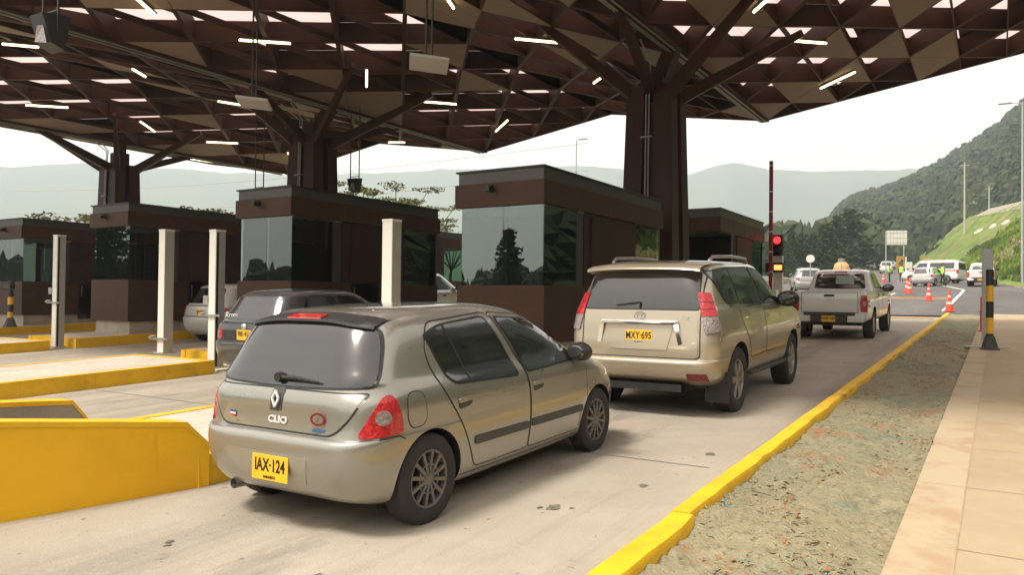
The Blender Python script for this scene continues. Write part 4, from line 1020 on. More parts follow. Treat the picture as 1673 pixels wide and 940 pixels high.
# ---------------- tan SUV
P_suv = paint('champagne gold paint', (.43, .37, .27), metal=.5, rough=.28, dst=.12)
def suv():
    t = empty('suv_car'); tag(t, 'tan gold five-door SUV with chrome plate bar waiting ahead of the hatchback', 'car')
    rows = [(.36, .30, 4.30, .80, .35, .25, .5, .40, 2.6, .03),
            (.42, .14, 4.50, .88, .35, .28, .5, .45, 2.6, .03),
            (.50, .05, 4.62, .915, .35, .30, .55, .50, 2.6, .03),
            (.62, .0, 4.70, .93, .35, .30, .60, .50, 2.6, .03),
            (.665, .02, 4.71, .935, .35, .28, .60, .50, 2.6, .03),
            (.68, .075, 4.71, .935, .30, .24, .62, .50, 2.6, .03),
            (.80, .075, 4.70, .945, .30, .24, .62, .50, 2.6, .03),
            (.95, .09, 4.66, .94, .30, .22, .62, .50, 2.6, .03),
            (1.05, .10, 4.58, .925, .30, .20, .65, .50, 2.5, .03),
            (1.12, .11, 4.45, .915, .30, .20, .75, .55, 2.4, .03),
            (1.18, .12, 4.15, .905, .30, .20, .8, .55, 2.3, .035),
            (1.23, .13, 3.72, .89, .30, .20, .8, .45, 2.3, .04),
            (1.28, .14, 3.50, .872, .30, .20, .6, .40, 2.4, .05),
            (1.40, .175, 3.32, .838, .30, .22, .55, .40, 2.4, .06),
            (1.55, .23, 3.08, .795, .32, .24, .55, .42, 2.4, .07),
            (1.68, .29, 2.84, .752, .34, .26, .6, .42, 2.4, .08),
            (1.745, .36, 2.68, .72, .40, .28, .6, .42, 2.3, .08),
            (1.78, .46, 2.52, .66, .5, .30, .65, .42, 2.2, .08),
            (1.80, .62, 2.34, .56, .6, .30, .7, .42, 2.1, .08),
            (1.812, .85, 2.1, .38, .8, .28, .8, .40, 2.0, .08),
            (1.816, 1.2, 1.8, .18, .9, .2, .9, .20, 2.0, .08)]
    b = make_body(t, rows, .94, .93, 3.72, .445, P_suv, 3, .39)
    B = Body([b]); R = Frame('rear')
    split_off(b, lambda c: c.z < .676 and c.y < .48, 'bumper', t)
    for s in (1, -1):
        F = Frame('side', s)
        rd = rnd([(1.02, 1.69), (1.86, 1.735), (2.02, 1.52), (2.10, 1.22), (2.12, .62), (1.44, .60), (1.36, .80), (1.12, 1.02), (1.02, 1.3)], [.06, .05, .1, .1, .05, .05, .15, .2, .1])
        fd = rnd([(1.90, 1.735), (2.50, 1.69), (2.80, 1.52), (3.26, 1.24), (3.28, 1.1), (3.26, .64), (3.2, .60), (2.15, .62), (2.13, 1.22), (2.05, 1.52)], [.05, .1, .1, .05, .05, .05, .05, .04, .1, .1])
        for nm, pl in (('rear', rd), ('front', fd)):
            strip(B, 'door_gap', pl, .010, F, M['black'], t, .0018, closed=True)
            c = (sum(p[0] for p in pl)/len(pl), sum(p[1] for p in pl)/len(pl))
            d = patch(B, 'door', [(c[0]+(p[0]-c[0])*(1-.014), c[1]+(p[1]-c[1])*(1-.012)) for p in pl], F, P_suv, t, .004, .06, .004)
            hx = 1.30 if nm == 'rear' else 2.34
            patch(B, 'handle', rnd([(hx-.10, 1.075), (hx+.10, 1.085), (hx+.10, 1.125), (hx-.10, 1.115)], .018), F, P_suv, d, .035, .04, .03)
        ws_ = [rnd([(.36, 1.655), (.98, 1.70), (1.08, 1.30), (.80, 1.285), (.62, 1.30)], [.05, .03, .02, .1, .1]),
               rnd([(1.02, 1.70), (1.83, 1.715), (1.96, 1.52), (2.04, 1.26), (1.12, 1.285)], [.02, .04, .1, .02, .02]),
               rnd([(1.93, 1.715), (2.46, 1.665), (2.74, 1.50), (3.13, 1.25), (2.12, 1.255), (2.05, 1.50)], [.04, .08, .1, .03, .02, .1])]
        for w_ in ws_:
            c = (sum(p[0] for p in w_)/len(w_), sum(p[1] for p in w_)/len(w_))
            patch(B, 'window_seal', [(c[0]+(p[0]-c[0])*1.05, c[1]+(p[1]-c[1])*1.07) for p in w_], F, M['black'], t, .0065, .06, .005)
            patch(B, 'window', w_, F, M['carglass'], t, .009, .06, .004)
        strip(B, 'belt_trim', [(.72, 1.262), (2.0, 1.235), (3.15, 1.222)], .022, F, M['chrome'], t, .008)
        # tail light: red above, clear below, wrapping the corner
        D = Frame('diag', s, RAD(35))
        up = rnd([(.655, 1.425), (.80, 1.415), (.845, 1.16), (.665, 1.16)], .02); lo = rnd([(.665, 1.155), (.845, 1.155), (.90, 1.05), (.885, .985), (.69, .97)], .03)
        # light sits at the corner: u = .82 x + .57 y
        lp = patch(B, 'tail_light', up, D, M['redlens'], t, .02, .05, .02)
        for zz in (1.235, 1.315): strip(B, 'lens_rib', [(.665, zz), (.825, zz)], .008, D, M['reddark'], lp, .0225)
        patch(B, 'reverse_light', lo, D, M['clearlens'], t, .018, .05, .018)
        patch(B, 'reflector', rnd([(.58 if s > 0 else -.80, .405+.03), (.80 if s > 0 else -.58, .435), (.80 if s > 0 else -.58, .52), (.58 if s > 0 else -.80, .52)], .012), R, M['reddark'], t, .008, .05, .005)
        m = MB(); m.tube([(s*.62, .75, 1.80), (s*.63, .85, 1.845), (s*.635, 1.6, 1.862), (s*.63, 2.25, 1.84), (s*.62, 2.35, 1.78)], .02, 8); m.build('roof_rail', M['steel'], t, angle=50)
        m = MB(); m.box(s*.86-.09, s*.86+.09, 1.42, 3.20, .38, .43, .015); m.build('side_step', M['trim'], t)
        m = MB(); m.box(s*.80-.14, s*.80+.14, .44, .47, .16, .52, .005); m.build('mud_flap', M['black'], t)
        ar = [(.93+.475*math.cos(a), .39+.475*math.sin(a)) for a in np.linspace(RAD(8), RAD(172), 20)]
    tg = rnd([(-.70, 1.20), (.70, 1.20), (.715, .69), (-.715, .69)], [.02, .02, .06, .06])
    strip(B, 'tailgate_gap', rnd([(-.715, 1.68), (.715, 1.68), (.725, .685), (-.725, .685)], .06), .014, R, M['black'], t, .002, closed=True)
    patch(B, 'tailgate', [(p[0]*.985, p[1]) for p in tg], R, P_suv, t, .006, .06, .006)
    gl = rnd([(-.70, 1.235), (.70, 1.235), (.655, 1.665), (-.655, 1.665)], [.04, .04, .06, .06])
    patch(B, 'glass_seal', [(p[0]*1.02, 1.45+(p[1]-1.45)*1.05) for p in gl], R, M['black'], t, .004, .06, .004)
    patch(B, 'rear_window', gl, R, M['backglass'], t, .008, .06, .004)
    V = []; F_ = []; N_ = 20
    for i in range(N_+1):
        x = -.70+1.4*i/N_; e = abs(x/.70); y1 = .40+.03*e**2
        V += [(x, y1+.25, 1.80-.05*e**3), (x, y1-.06, 1.775-.03*e**3), (x, y1-.25, 1.735-.03*e**3), (x, y1-.27, 1.70-.03*e**3), (x, y1-.12, 1.675-.03*e**3)]
    for i in range(N_):
        for k in range(4): F_.append((i*5+k, i*5+k+1, (i+1)*5+k+1, (i+1)*5+k))
    mesh_obj('spoiler', V, F_, P_suv, t, angle=60)
    y0 = B.hit(R, 0, 1.0, .0)[0].y
    # chrome bar with legs, plate recess
    m = MB(); m.box(-.47, .47, -.05, 0, 1.065, 1.11, .012)
    for s in (-1, 1):
        m.bar((s*.455, -.025, 1.07), (s*.50, -.012, .84), .05, .022, up=(0, 1, 0))
    q = m.build('chrome_bar', M['chrome'], t, angle=40); q.location = (0, y0-.004, 0)
    patch(B, 'plate_recess', rnd([(-.42, 1.06), (.42, 1.06), (.34, .77), (-.34, .77)], .04), R, P_suv, t, .014, .08, .012)
    plate(t, (0, y0-.020, .915), RAD(-2), 'MXY·695', 'SABANETA')
    eb = B.hit(R, 0, 1.16, .01)[0]; m = MB()
    for rx_, rz_, lw in ((.074, .050, .010), (.030, .048, .008)):
        n = 28; m.add([(k_*math.cos(2*math.pi*i/n), -.006, kz*math.sin(2*math.pi*i/n)) for k_, kz in ((rx_, rz_), (rx_-lw, rz_-lw)) for i in range(n)], [(i, (i+1) % n, n+(i+1) % n, n+i) for i in range(n)])
    n = 28; m.add([(k_*math.cos(2*math.pi*i/n), -.006, kz*math.sin(2*math.pi*i/n)+.022) for k_, kz in ((.056, .022), (.047, .014)) for i in range(n)], [(i, (i+1) % n, n+(i+1) % n, n+i) for i in range(n)])
    q = m.build('emblem', M['chrome'], t); q.location = (0, eb.y, 1.16)
    yb = B.hit(R, .55, 1.13, .009)[0].y; text_obj('VX', .06, M['steel'], t, (.56, yb, 1.135), (math.pi/2, 0, 0), ext=.002)
    a = B.hit(R, 0, 1.245, .02)[0]; m = MB(); m.bar(a, a+Vector((.0, .0, .07)), .02, .02); m.bar(a+Vector((0, 0, .07)), a+Vector((-.3, .0, .03)), .012, .012); m.build('wiper', M['black'], t)
    m = MB(); m.box(-.5, .5, .10, .5, .30, .38); m.tube([(-.62, .15, .36), (.5, .15, .33)], .03, 8); m.tube([(.52, .6, .33), (.52, .12, .33)], .03, 10, caps=False); m.box(-.7, .7, .4, 4.2, .32, .45); m.build('underbody', M['black'], t)
    patch(B, 'windscreen', rnd([(-.72, 1.30), (.72, 1.30), (.60, 1.68), (-.60, 1.68)], .06), Frame('front'), M['carglass'], t, .006, .07, .004)
    for s in (1, -1): patch(B, 'headlight', rnd([(.60, 1.02), (.95, 1.02), (1.02, .88), (.62, .85)], .04), Frame('fdiag', s, RAD(35)), M['clearlens'], t, .006)
    mirror(t, .90, 3.10, 1.29, M['black'], 1.35)
    add_wheels(t, .925, .93, 3.72, .392, .255, .245, 'six', M['steel'])
    return t
c2 = suv(); place(c2, -3.53, 8.35)

# ---------------- white pickup
P_white = paint('white van paint', (.72, .71, .67), metal=0, rough=.3, dst=.14)
P_silver = paint('silver paint', (.47, .47, .46), metal=.55, rough=.3, dst=.12)
P_dark = paint('charcoal paint', (.050, .054, .060), metal=.4, rough=.3, dst=.20)
P_lsil = paint('light silver paint', (.56, .56, .55), metal=.3, rough=.3, dst=.1)
def pickup(label, plate_txt='', detail=True, hardtop=False):
    t = empty('pickup_truck'); tag(t, label, 'pickup')
    lo = [(.44, .20, 4.90, .80, .2, .15, .5, .40, 3, .03), (.52, .06, 5.10, .89, .2, .15, .5, .45, 3, .03), (.62, .05, 5.18, .905, .18, .12, .55, .5, 3, .03), (.85, .04, 5.22, .915, .15, .08, .6, .5, 3, .03),
          (1.0, .04, 5.20, .91, .15, .08, .6, .5, 3, .03), (1.08, .04, 5.10, .90, .15, .08, .7, .5, 3, .03), (1.14, .05, 4.7, .895, .15, .08, .8, .5, 2.8, .03), (1.18, .06, 4.15, .885, .15, .08, .8, .4, 2.6, .035), (1.215, .07, 3.95, .875, .15, .08, .6, .3, 2.6, .035), (1.22, .075, 3.93, .86, .15, .08, .6, .3, 2.6, .035)]
    b = make_body(t, lo, .91, 1.15, 4.30, .43, P_white, 3, .40)
    m = MB(); m.box(-.74, .74, .14, 1.50, .75, 1.5); c = m.build('cutter', None); cut(b, [c]); b.data.shade_smooth(); b.data.set_sharp_from_angle(angle=RAD(30))
    ca = [(1.12, 1.50, 3.98, .86, .25, .12, .5, .30, 2.8, .04), (1.24, 1.52, 3.80, .85, .25, .12, .5, .35, 2.8, .05), (1.40, 1.58, 3.52, .80, .25, .14, .5, .38, 2.6, .06), (1.58, 1.66, 3.22, .745, .28, .16, .5, .40, 2.6, .07), (1.70, 1.74, 3.0, .70, .3, .2, .55, .4, 2.5, .08), (1.755, 1.84, 2.85, .65, .4, .25, .6, .4, 2.3, .08), (1.78, 2.0, 2.65, .52, .6, .3, .7, .35, 2.1, .08), (1.79, 2.2, 2.45, .25, .8, .15, .8, .15, 2, .08)]
    if hardtop:
        ca = [(r[0], .10+.62*(r[0]-1.12) if r[0] < 1.71 else r[1]-1.22, *r[2:]) for r in ca]
    cb = make_body(t, ca, 1, 0, 0, 0, P_white, 3, name='cab', arch=False)
    if hardtop:
        for s in (1, -1): patch(Body([cb]), 'window', rnd([(.62, 1.30), (1.62, 1.30), (1.62, 1.62), (.78, 1.60)], .04), Frame('side', s), M['carglass'], t, .006, .08, .004)
    B = Body([b]); C_ = Body([cb]); A = Body([b, cb]); R = Frame('rear')
    gp_ = rnd([(-.64, 1.27), (.64, 1.27), (.58, 1.665), (-.58, 1.665)], .06)
    patch(C_, 'rear_window', gp_, R, M['carglass'], t, .006, .06, .004)
    patch(C_, 'brake_light', rnd([(-.16, 1.70), (.16, 1.70), (.16, 1.73), (-.16, 1.73)], .01), R, M['redlens'], t, .008)
    patch(C_, 'rear_seat', rnd([(-.1, 1.40), (.36, 1.38), (.34, 1.62), (-.1, 1.62)], .03), R, mat('pale paper', (.30, .36, .30), .6), t, .0075, .06, .001)
    tg = rnd([(-.66, 1.195), (.66, 1.195), (.67, .70), (-.67, .70)], .03); strip(B, 'tailgate_gap', tg, .012, R, M['black'], t, .002, closed=True)
    patch(B, 'tailgate', [(p[0]*.985, .95+(p[1]-.95)*.975) for p in tg], R, P_white, t, .006, .1, .006)
    patch(B, 'handle', rnd([(-.13, 1.09), (.13, 1.09), (.12, 1.15), (-.12, 1.15)], .02), R, M['black'], t, .010)
    m = MB(); n = 20; m.add([(k_*math.cos(2*math.pi*i/n), -.004, k_*.8*math.sin(2*math.pi*i/n)) for k_ in (.055, .042) for i in range(n)], [(i, (i+1) % n, n+(i+1) % n, n+i) for i in range(n)]); m.box(-.06, .06, -.008, -.002, -.008, .008)
    q = m.build('emblem', M['steel'], t); q.location = (0, B.hit(R, 0, 1.0, .008)[0].y, 1.01)
    for s in (1, -1):
        F = Frame('side', s); D = Frame('diag', s, RAD(30))
        lp = patch(B, 'tail_light', rnd([(.655, 1.13), (.78, 1.12), (.80, .95), (.79, .72), (.655, .72), (.64, .9)], .02), D, M['redlens'], t, .012, .05, .012)
        patch(B, 'clear_lens', rnd([(.69, .97), (.765, .97), (.765, .86), (.69, .86)], .015), D, M['clearlens'], lp, .016, .05, .003)
        for w_ in (rnd([(1.92, 1.64), (2.34, 1.69), (2.56, 1.27), (1.86, 1.27)], .03), rnd([(2.42, 1.69), (2.80, 1.66), (3.10, 1.52), (3.50, 1.27), (2.64, 1.27)], .03)):
            patch(C_, 'window', w_, F, M['carglass'], t, .006, .06, .004)
        for pl in (rnd([(1.78, 1.19), (2.60, 1.19), (2.62, .62), (1.84, .60), (1.78, .8)], .05), rnd([(2.66, 1.19), (3.70, 1.18), (3.70, .62), (2.66, .62)], .05)):
            strip(B, 'door_gap', pl, .012, F, M['black'], t, .002, closed=True); c = (sum(p[0] for p in pl)/len(pl), sum(p[1] for p in pl)/len(pl)); patch(B, 'door', [(c[0]+(p[0]-c[0])*.985, c[1]+(p[1]-c[1])*.98) for p in pl], F, P_white, t, .004, .08, .004)
        for hx in (1.98, 2.86): patch(B, 'handle', rnd([(hx-.08, 1.08), (hx+.08, 1.08), (hx+.08, 1.12), (hx-.08, 1.12)], .015), F, M['trim'], t, .025, .05, .02)
        patch(B, 'headlight', rnd([(.6, 1.0), (.95, 1.0), (1.0, .86), (.62, .84)], .03), Frame('fdiag', s, RAD(35)), M['clearlens'], t, .006)
        m = MB(); m.box(s*.80-.11, s*.80+.11, .70, .72, .22, .55); m.build('mud_flap', M['black'], t)
    m = MB(); m.box(-.42, .42, -.10, .10, .46, .62, .02); m.box(-.60, .60, -.06, .10, .63, .70, .01); m.build('rear_step', M['trim'], t)
    for s in (1, -1): m = MB(); m.box(min(s*.43, s*.80), max(s*.43, s*.80), -.08, .12, .46, .62, .03); m.build('rear_bumper_corner', P_white, t)
    plate(t, (0, -.108, .545), 0, plate_txt or 'HXK·208') if detail else None
    m = MB(); m.box(-.6, .6, .3, 4.7, .36, .5); m.tube([(-.6, 1.15, .38), (.6, 1.15, .38)], .07, 8); m.build('underbody', M['black'], t)
    m = MB(); m.tube([(0, 1.9, 1.76), (0, 1.85, 1.95)], .006, 5); m.build('antenna', M['black'], t)
    patch(C_, 'windscreen', rnd([(-.68, 1.27), (.68, 1.27), (.58, 1.68), (-.58, 1.68)], .05), Frame('front'), M['carglass'], t, .006, .08, .004)
    mirror(t, .87, 3.42, 1.27, M['black'], 1.35)
    add_wheels(t, .905, 1.15, 4.30, .375, .25, .23, 'six', M['steel'])
    return t
c3 = pickup('white double cab pickup with red tail lights, leaving the lane ahead of the tan SUV'); place(c3, -3.60, 20.7)

# ---------------- generic hatch / sedan / suv builder for cars farther off
def simple_car(label, P, L, W, H_, ry, fy, r, kind='hatch', plate_txt='', group=None, lamps='block', rear_glass='backglass', style='seven', hi=False, belt=None, cat='car', name='parked_car'):
    t = empty(name); tag(t, label, cat, group); w_ = W/2; zb_ = belt or H_*.63
    cowl = {'hatch': .74, 'suv': .74, 'sedan': .70}[kind]*L; rt = {'hatch': .10, 'suv': .08, 'sedan': .30}[kind]*L; rb = {'hatch': .035, 'suv': .03, 'sedan': .16}[kind]*L
    fr_ = {'hatch': .54, 'suv': .55, 'sedan': .55}[kind]*L
    z = lambda k: k*H_
    rows = [(z(.13), .25, L-.3, w_*.87, .4, .28, .5, .4, 2.4, .04), (z(.18), .10, L-.12, w_*.95, .4, .3, .5, .45, 2.4, .04), (z(.30), .01, L-.02, w_*.99, .4, .3, .55, .5, 2.4, .04), (z(.40), .0, L, w_, .4, .28, .6, .52, 2.4, .04), (z(.43), .02, L, w_, .4, .26, .6, .55, 2.4, .04), (z(.44), .06, L-.01, w_, .36, .24, .6, .55, 2.4, .04),
            (z(.52), .07, L-.06, w_*.995, .36, .24, .65, .6, 2.3, .04), (zb_*.92, .08, L-.30, w_*.985, .36, .24, .75, .6, 2.3, .04), (zb_*.97, .09, L-.62, w_*.97, .38, .25, .8, .55, 2.3, .045)]
    if kind == 'sedan': rows += [(zb_, .12, cowl+.25, w_*.955, .5, .3, .8, .45, 2.3, .05), (zb_*1.03, rb*.7, cowl+.05, w_*.93, .7, .45, .7, .4, 2.3, .06), (zb_*1.06, rb, cowl-.02, w_*.91, .6, .40, .6, .4, 2.3, .06)]
    else: rows += [(zb_, .12, cowl+.2, w_*.955, .42, .27, .8, .45, 2.3, .05), (zb_*1.06, rb, cowl, w_*.925, .45, .28, .65, .4, 2.3, .06)]
    r0 = rows[-1]
    for k in (.35, .7, .88): zz = r0[0]+(H_*.955-r0[0])*k; rows.append((zz, r0[1]+(rt-r0[1])*k, r0[2]+(fr_-r0[2])*k, r0[3]+(w_*.76-r0[3])*k, .5, .3, .6, .45, 2.3, .08))
    rows += [(H_*.965, rt+.08, fr_-.08, w_*.70, .6, .34, .66, .45, 2.2, .09), (H_*.985, rt+.25, fr_-.28, w_*.56, .7, .36, .7, .42, 2.1, .09), (H_*.997, rt+.5, fr_-.55, w_*.35, .8, .3, .8, .3, 2, .09), (H_, rt+.7, fr_-.75, w_*.15, .9, .1, .9, .1, 2, .09)]
    b = make_body(t, rows, w_, ry, fy, r*1.13, P, 2, r*.97, kw=dict(side=18, cor=6, flat=4))
    B = Body([b]); R = Frame('rear')
    split_off(b, lambda c: c.z < z(.437) and c.y < .34, 'bumper', t)
    zt = H_*.915; zg_ = zb_*1.05
    yb_ = lambda zz: rb+(rt-rb)*(zz-r0[0])/(H_*.955-r0[0]); yf_ = lambda zz: cowl+(fr_-cowl)*(zz-r0[0])/(H_*.955-r0[0])
    hg = w_*.74
    patch(B, 'rear_window', rnd([(-hg, zg_), (hg, zg_), (hg*.84, zt), (-hg*.84, zt)], .06), R, M[rear_glass], t, .006, .07, .004)
    patch(B, 'windscreen', rnd([(-hg, zg_), (hg, zg_), (hg*.84, zt), (-hg*.84, zt)], .06), Frame('front'), M['carglass'], t, .006, .07, .004)
    patch(B, 'tailgate', rnd([(-hg*.98, zb_*.97), (hg*.98, zb_*.97), (hg*.95, z(.455)), (-hg*.95, z(.455))], .05), R, P, t, .005, .08, .005)
    strip(B, 'tailgate_gap', rnd([(-hg, zb_*.99), (hg, zb_*.99), (hg*.97, z(.447)), (-hg*.97, z(.447))], .05), .014, R, M['black'], t, .002, closed=True)
    ym = (yb_(zg_)+.25+yf_(zg_)-.2)/2-.05
    for s in (1, -1):
        F = Frame('side', s)
        for w1 in (rnd([(yb_(zg_)+.42, zg_), (ym-.04, zg_), (ym-.12, zt), (yb_(zt)+.40, zt*.985)], .04), rnd([(ym+.04, zg_), (yf_(zg_)-.38, zg_), (yf_(zt)-.40, zt*.99), (ym-.04, zt)], .04)):
            patch(B, 'window', w1, F, M['carglass'], t, .006, .08, .004)
        for pl in (rnd([(ry+r*1.25, zb_*.97), (ym, zb_*.97), (ym, z(.19)), (ry+r*1.5, z(.19))], .05), rnd([(ym+.02, zb_*.97), (fy-r*1.35, zb_*.97), (fy-r*1.4, z(.19)), (ym+.02, z(.19))], .05)):
            strip(B, 'door_gap', pl, .013, F, M['black'], t, .002, closed=True); c = (sum(p[0] for p in pl)/4/5, 0)
            cx_ = sum(p[0] for p in pl)/len(pl); cz_ = sum(p[1] for p in pl)/len(pl)
            d = patch(B, 'door', [(cx_+(p[0]-cx_)*.98, cz_+(p[1]-cz_)*.975) for p in pl], F, P, t, .004, .09, .004)
            hx = cx_-.2; patch(B, 'handle', rnd([(hx-.08, zb_*.88), (hx+.08, zb_*.88), (hx+.08, zb_*.92), (hx-.08, zb_*.92)], .01), F, M['trim'], d, .02, .05, .015)
        D = Frame('diag', s, RAD(36)); c0 = w_*.92
        if lamps == 'low': lp = rnd([(c0*.62, z(.56)), (c0*.92, z(.56)), (c0*.94, z(.46)), (c0*.62, z(.46))], .02)
        elif lamps == 'tri': lp = rnd([(c0*.74, zb_*.97), (c0*.98, zb_*.93), (c0*1.04, z(.54)), (c0*.80, z(.52)), (c0*.66, z(.58))], .04)
        else: lp = rnd([(c0*.78, zb_*.98), (c0*.98, zb_*.96), (c0*1.0, z(.48)), (c0*.76, z(.48))], .03)
        q = patch(B, 'tail_light', lp, D, M['redlens'], t, .012, .06, .01)
        if hi:
            cx_ = sum(p[0] for p in lp)/len(lp); cz_ = sum(p[1] for p in lp)/len(lp); patch(B, 'clear_lens', [(cx_+(p[0]-cx_)*.45, cz_+(p[1]-cz_)*.45) for p in lp], D, M['clearlens'], q, .016, .05, .003)
        patch(B, 'headlight', rnd([(w_*.66, z(.52)), (w_*1.0, z(.50)), (w_*1.12, z(.42)), (w_*.70, z(.40))], .03), Frame('fdiag', s, RAD(35)), M['clearlens'], t, .008)
        if kind == 'suv': m = MB(); m.tube([(s*w_*.66, rt+.35, H_*.965), (s*w_*.67, rt+.5, H_+.03), (s*w_*.67, fr_-.5, H_+.03), (s*w_*.66, fr_-.3, H_*.96)], .018, 6); m.build('roof_rail', M['black'], t)
    patch(B, 'grille', rnd([(-w_*.5, z(.50)), (w_*.5, z(.50)), (w_*.45, z(.40)), (-w_*.45, z(.40))], .03), Frame('front'), M['black'], t, .006, .1, .004)
    yb = B.hit(R, 0, z(.50), 0)[0].y
    if plate_txt: plate(t, (0, yb-.014, plate_z(kind, H_)), 0, plate_txt)
    m = MB(); m.box(-w_*.75, w_*.75, .35, L-.4, H_*.11, H_*.17); m.build('underbody', M['black'], t)
    mirror(t, w_*.93, yf_(zg_)-.42, zg_+.04, P if kind != 'hatch' else M['black'], .95)
    add_wheels(t, w_*.985, ry, fy, r, .19, r*.64, style, M['steel'], detail=hi)
    return t, B
def plate_z(kind, H_): return H_*.505
c4, B4 = simple_car('dark grey hatchback in the second lane, dusty rear window and yellow plate', P_dark, 3.82, 1.65, 1.45, .72, 3.05, .29, 'hatch', 'FBK·431', lamps='low', hi=True, name='dark_hatchback', belt=.93)
patch(B4, 'plate_panel', rnd([(-.50, .80), (.50, .80), (.50, .655), (-.50, .655)], .02), Frame('rear'), M['black'], c4, .008, .08, .004)
q = MB(); q.lathe([(0, -.012), (.048, -.010), (.055, 0)], axis='Y', n=20); q = q.build('emblem', M['chrome'], c4, angle=60); q.location = (-.02, B4.hit(Frame('rear'), 0, .85, .012)[0].y, .86)
text_obj('Roxy', .14, M['conewhite'], c4, B4.hit(Frame('rear'), -.42, 1.03, .012)[0], (RAD(80), 0, 0), ext=.0005)
place(c4, -10.02, 8.05)
c5, B5 = simple_car('white hatchback in the third lane, half behind a white sensor post', P_lsil, 4.02, 1.74, 1.52, .75, 3.34, .30, 'hatch', 'JKS·270', lamps='tri', hi=True, rear_glass='carglass', name='white_hatchback')
text_obj('SANDERO', .04, M['black'], c5, B5.hit(Frame('rear'), 0, .80, .010)[0], (RAD(88), 0, 0), ext=.001)
place(c5, -17.15, 12.45)
c6, _ = simple_car('white SUV with black roof rails glimpsed between the two booths', P_lsil, 4.45, 1.80, 1.86, .85, 3.5, .35, 'suv', rear_glass='carglass', name='white_suv')
place(c6, -16.4, 18.4)
# cars waiting beyond the plaza
c7, _ = simple_car('silver sedan parked at the left roadside beyond the plaza, with its nose to the left', P_lsil, 4.3, 1.7, 1.42, .8, 3.4, .31, 'sedan', rear_glass='carglass', name='silver_sedan')
place(c7, -17.5, 69.5, RAD(62), on=1)
c8, _ = simple_car('silver SUV seen from behind on the left, between the traffic light and the pickup', P_silver, 4.5, 1.82, 1.68, .85, 3.5, .36, 'suv', rear_glass='carglass', name='silver_suv', lamps='tri')
place(c8, -10.7, 54.5, RAD(18), on=1)
c9, _ = simple_car('silver hatchback stopped at the police check, in front of the ambulance van', P_lsil, 3.95, 1.68, 1.50, .75, 3.2, .30, 'hatch', rear_glass='carglass', name='silver_hatchback')
place(c9, -5.15, 68.8, RAD(-14), on=1)
c10 = pickup('white double cab pickup parked on the right shoulder by the grass bank', 'KLM·115', detail=True); place(c10, -1.15, 67.5, RAD(-2), on=1)
for i, (x, y, yw, nm, P, kd) in enumerate(((-19.2, 150, 8, 'tiny far white car at the top of the road', P_white, 'sedan'), (-13.6, 122, 6, 'small far white SUV parked right of the yellow sign', P_white, 'suv'), (-16.8, 158, 6, 'tiny far grey car just below the billboard', P_silver, 'hatch'), (-22.5, 165, 10, 'farthest tiny car, left of the billboard posts', P_lsil, 'sedan'))):
    c, _ = simple_car(nm, P, 4.3, 1.75, 1.5 if kd != 'suv' else 1.75, .8, 3.4, .32, kd, rear_glass='carglass', name='far_car', group='small cars far up the road'); place(c, x, y, RAD(yw), on=1)
# ambulance van
def van():
    t = empty('ambulance_van'); tag(t, 'white ambulance van with a red stripe and red beacon, parked side-on', 'ambulance')
    rows = [(.28, .15, 4.9, .82, .3, .2, .4, .4, 2.8, .02), (.38, .02, 5.05, .90, .3, .2, .4, .5, 2.8, .02), (.60, 0, 5.1, .92, .25, .16, .45, .5, 2.8, .02), (.90, .02, 5.0, .92, .25, .16, .5, .5, 2.8, .02), (1.05, .03, 4.75, .91, .25, .16, .55, .5, 2.7, .025), (1.18, .04, 4.40, .895, .25, .16, .6, .45, 2.7, .03), (1.5, .07, 4.0, .85, .25, .16, .5, .4, 2.7, .03), (1.85, .12, 3.6, .80, .28, .2, .5, .4, 2.6, .04), (1.97, .2, 3.45, .74, .4, .25, .5, .4, 2.4, .04), (2.03, .4, 3.2, .58, .6, .3, .6, .4, 2.1, .04), (2.05, .8, 2.8, .3, .8, .3, .8, .3, 2, .04)]
    b = make_body(t, rows, .92, .95, 4.1, .37, P_white, 2, .33, kw=dict(side=20, cor=6, flat=4)); B = Body([b]); R = Frame('rear')
    patch(B, 'rear_window', rnd([(-.66, 1.2), (.66, 1.2), (.6, 1.8), (-.6, 1.8)], .06), R, M['carglass'], t, .006, .08, .004)
    patch(B, 'windscreen', rnd([(-.7, 1.2), (.7, 1.2), (.6, 1.8), (-.6, 1.8)], .06), Frame('front'), M['carglass'], t, .006, .08, .004)
    for s in (1, -1):
        F = Frame('side', s)
        for a, b_ in ((.35, 1.25), (1.35, 2.45)): patch(B, 'window', rnd([(a, 1.25), (b_, 1.25), (b_, 1.78), (a, 1.78)], .06), F, M['clearglass'] if 0 else M['carglass'], t, .006, .08, .004)
        patch(B, 'window', rnd([(2.7, 1.25), (3.85, 1.22), (3.45, 1.75), (2.7, 1.78)], .06), F, M['carglass'], t, .006, .08, .004)
        patch(B, 'red_stripe', [(.1, 1.02), (4.5, 1.00), (4.5, 1.10), (.1, 1.14)], F, M['cone'], t, .005, .1, .002)
        patch(B, 'tail_light', rnd([(.66, 1.15), (.85, 1.15), (.86, .8), (.68, .8)], .02), Frame('diag', s, RAD(30)), M['redlens'], t, .01)
        strip(B, 'door_gap', rnd([(1.3, .45), (2.55, .45), (2.55, 1.85), (1.3, 1.85)], .05), .014, F, M['black'], t, .002, closed=True)
    m = MB(); m.box(-.5, .5, 3.0, 3.25, 2.03, 2.16, .03); m.build('beacon', M['lamp_red'], t)
    m = MB(); m.box(-.7, .7, .3, 4.6, .22, .34); m.build('underbody', M['black'], t)
    mirror(t, .9, 3.9, 1.25, M['black'], 1.2); add_wheels(t, .91, .95, 4.1, .33, .2, .21, 'five', M['steel'], detail=False); return t
c11 = van(); place(c11, -2.7, 79.0, RAD(68), on=1)
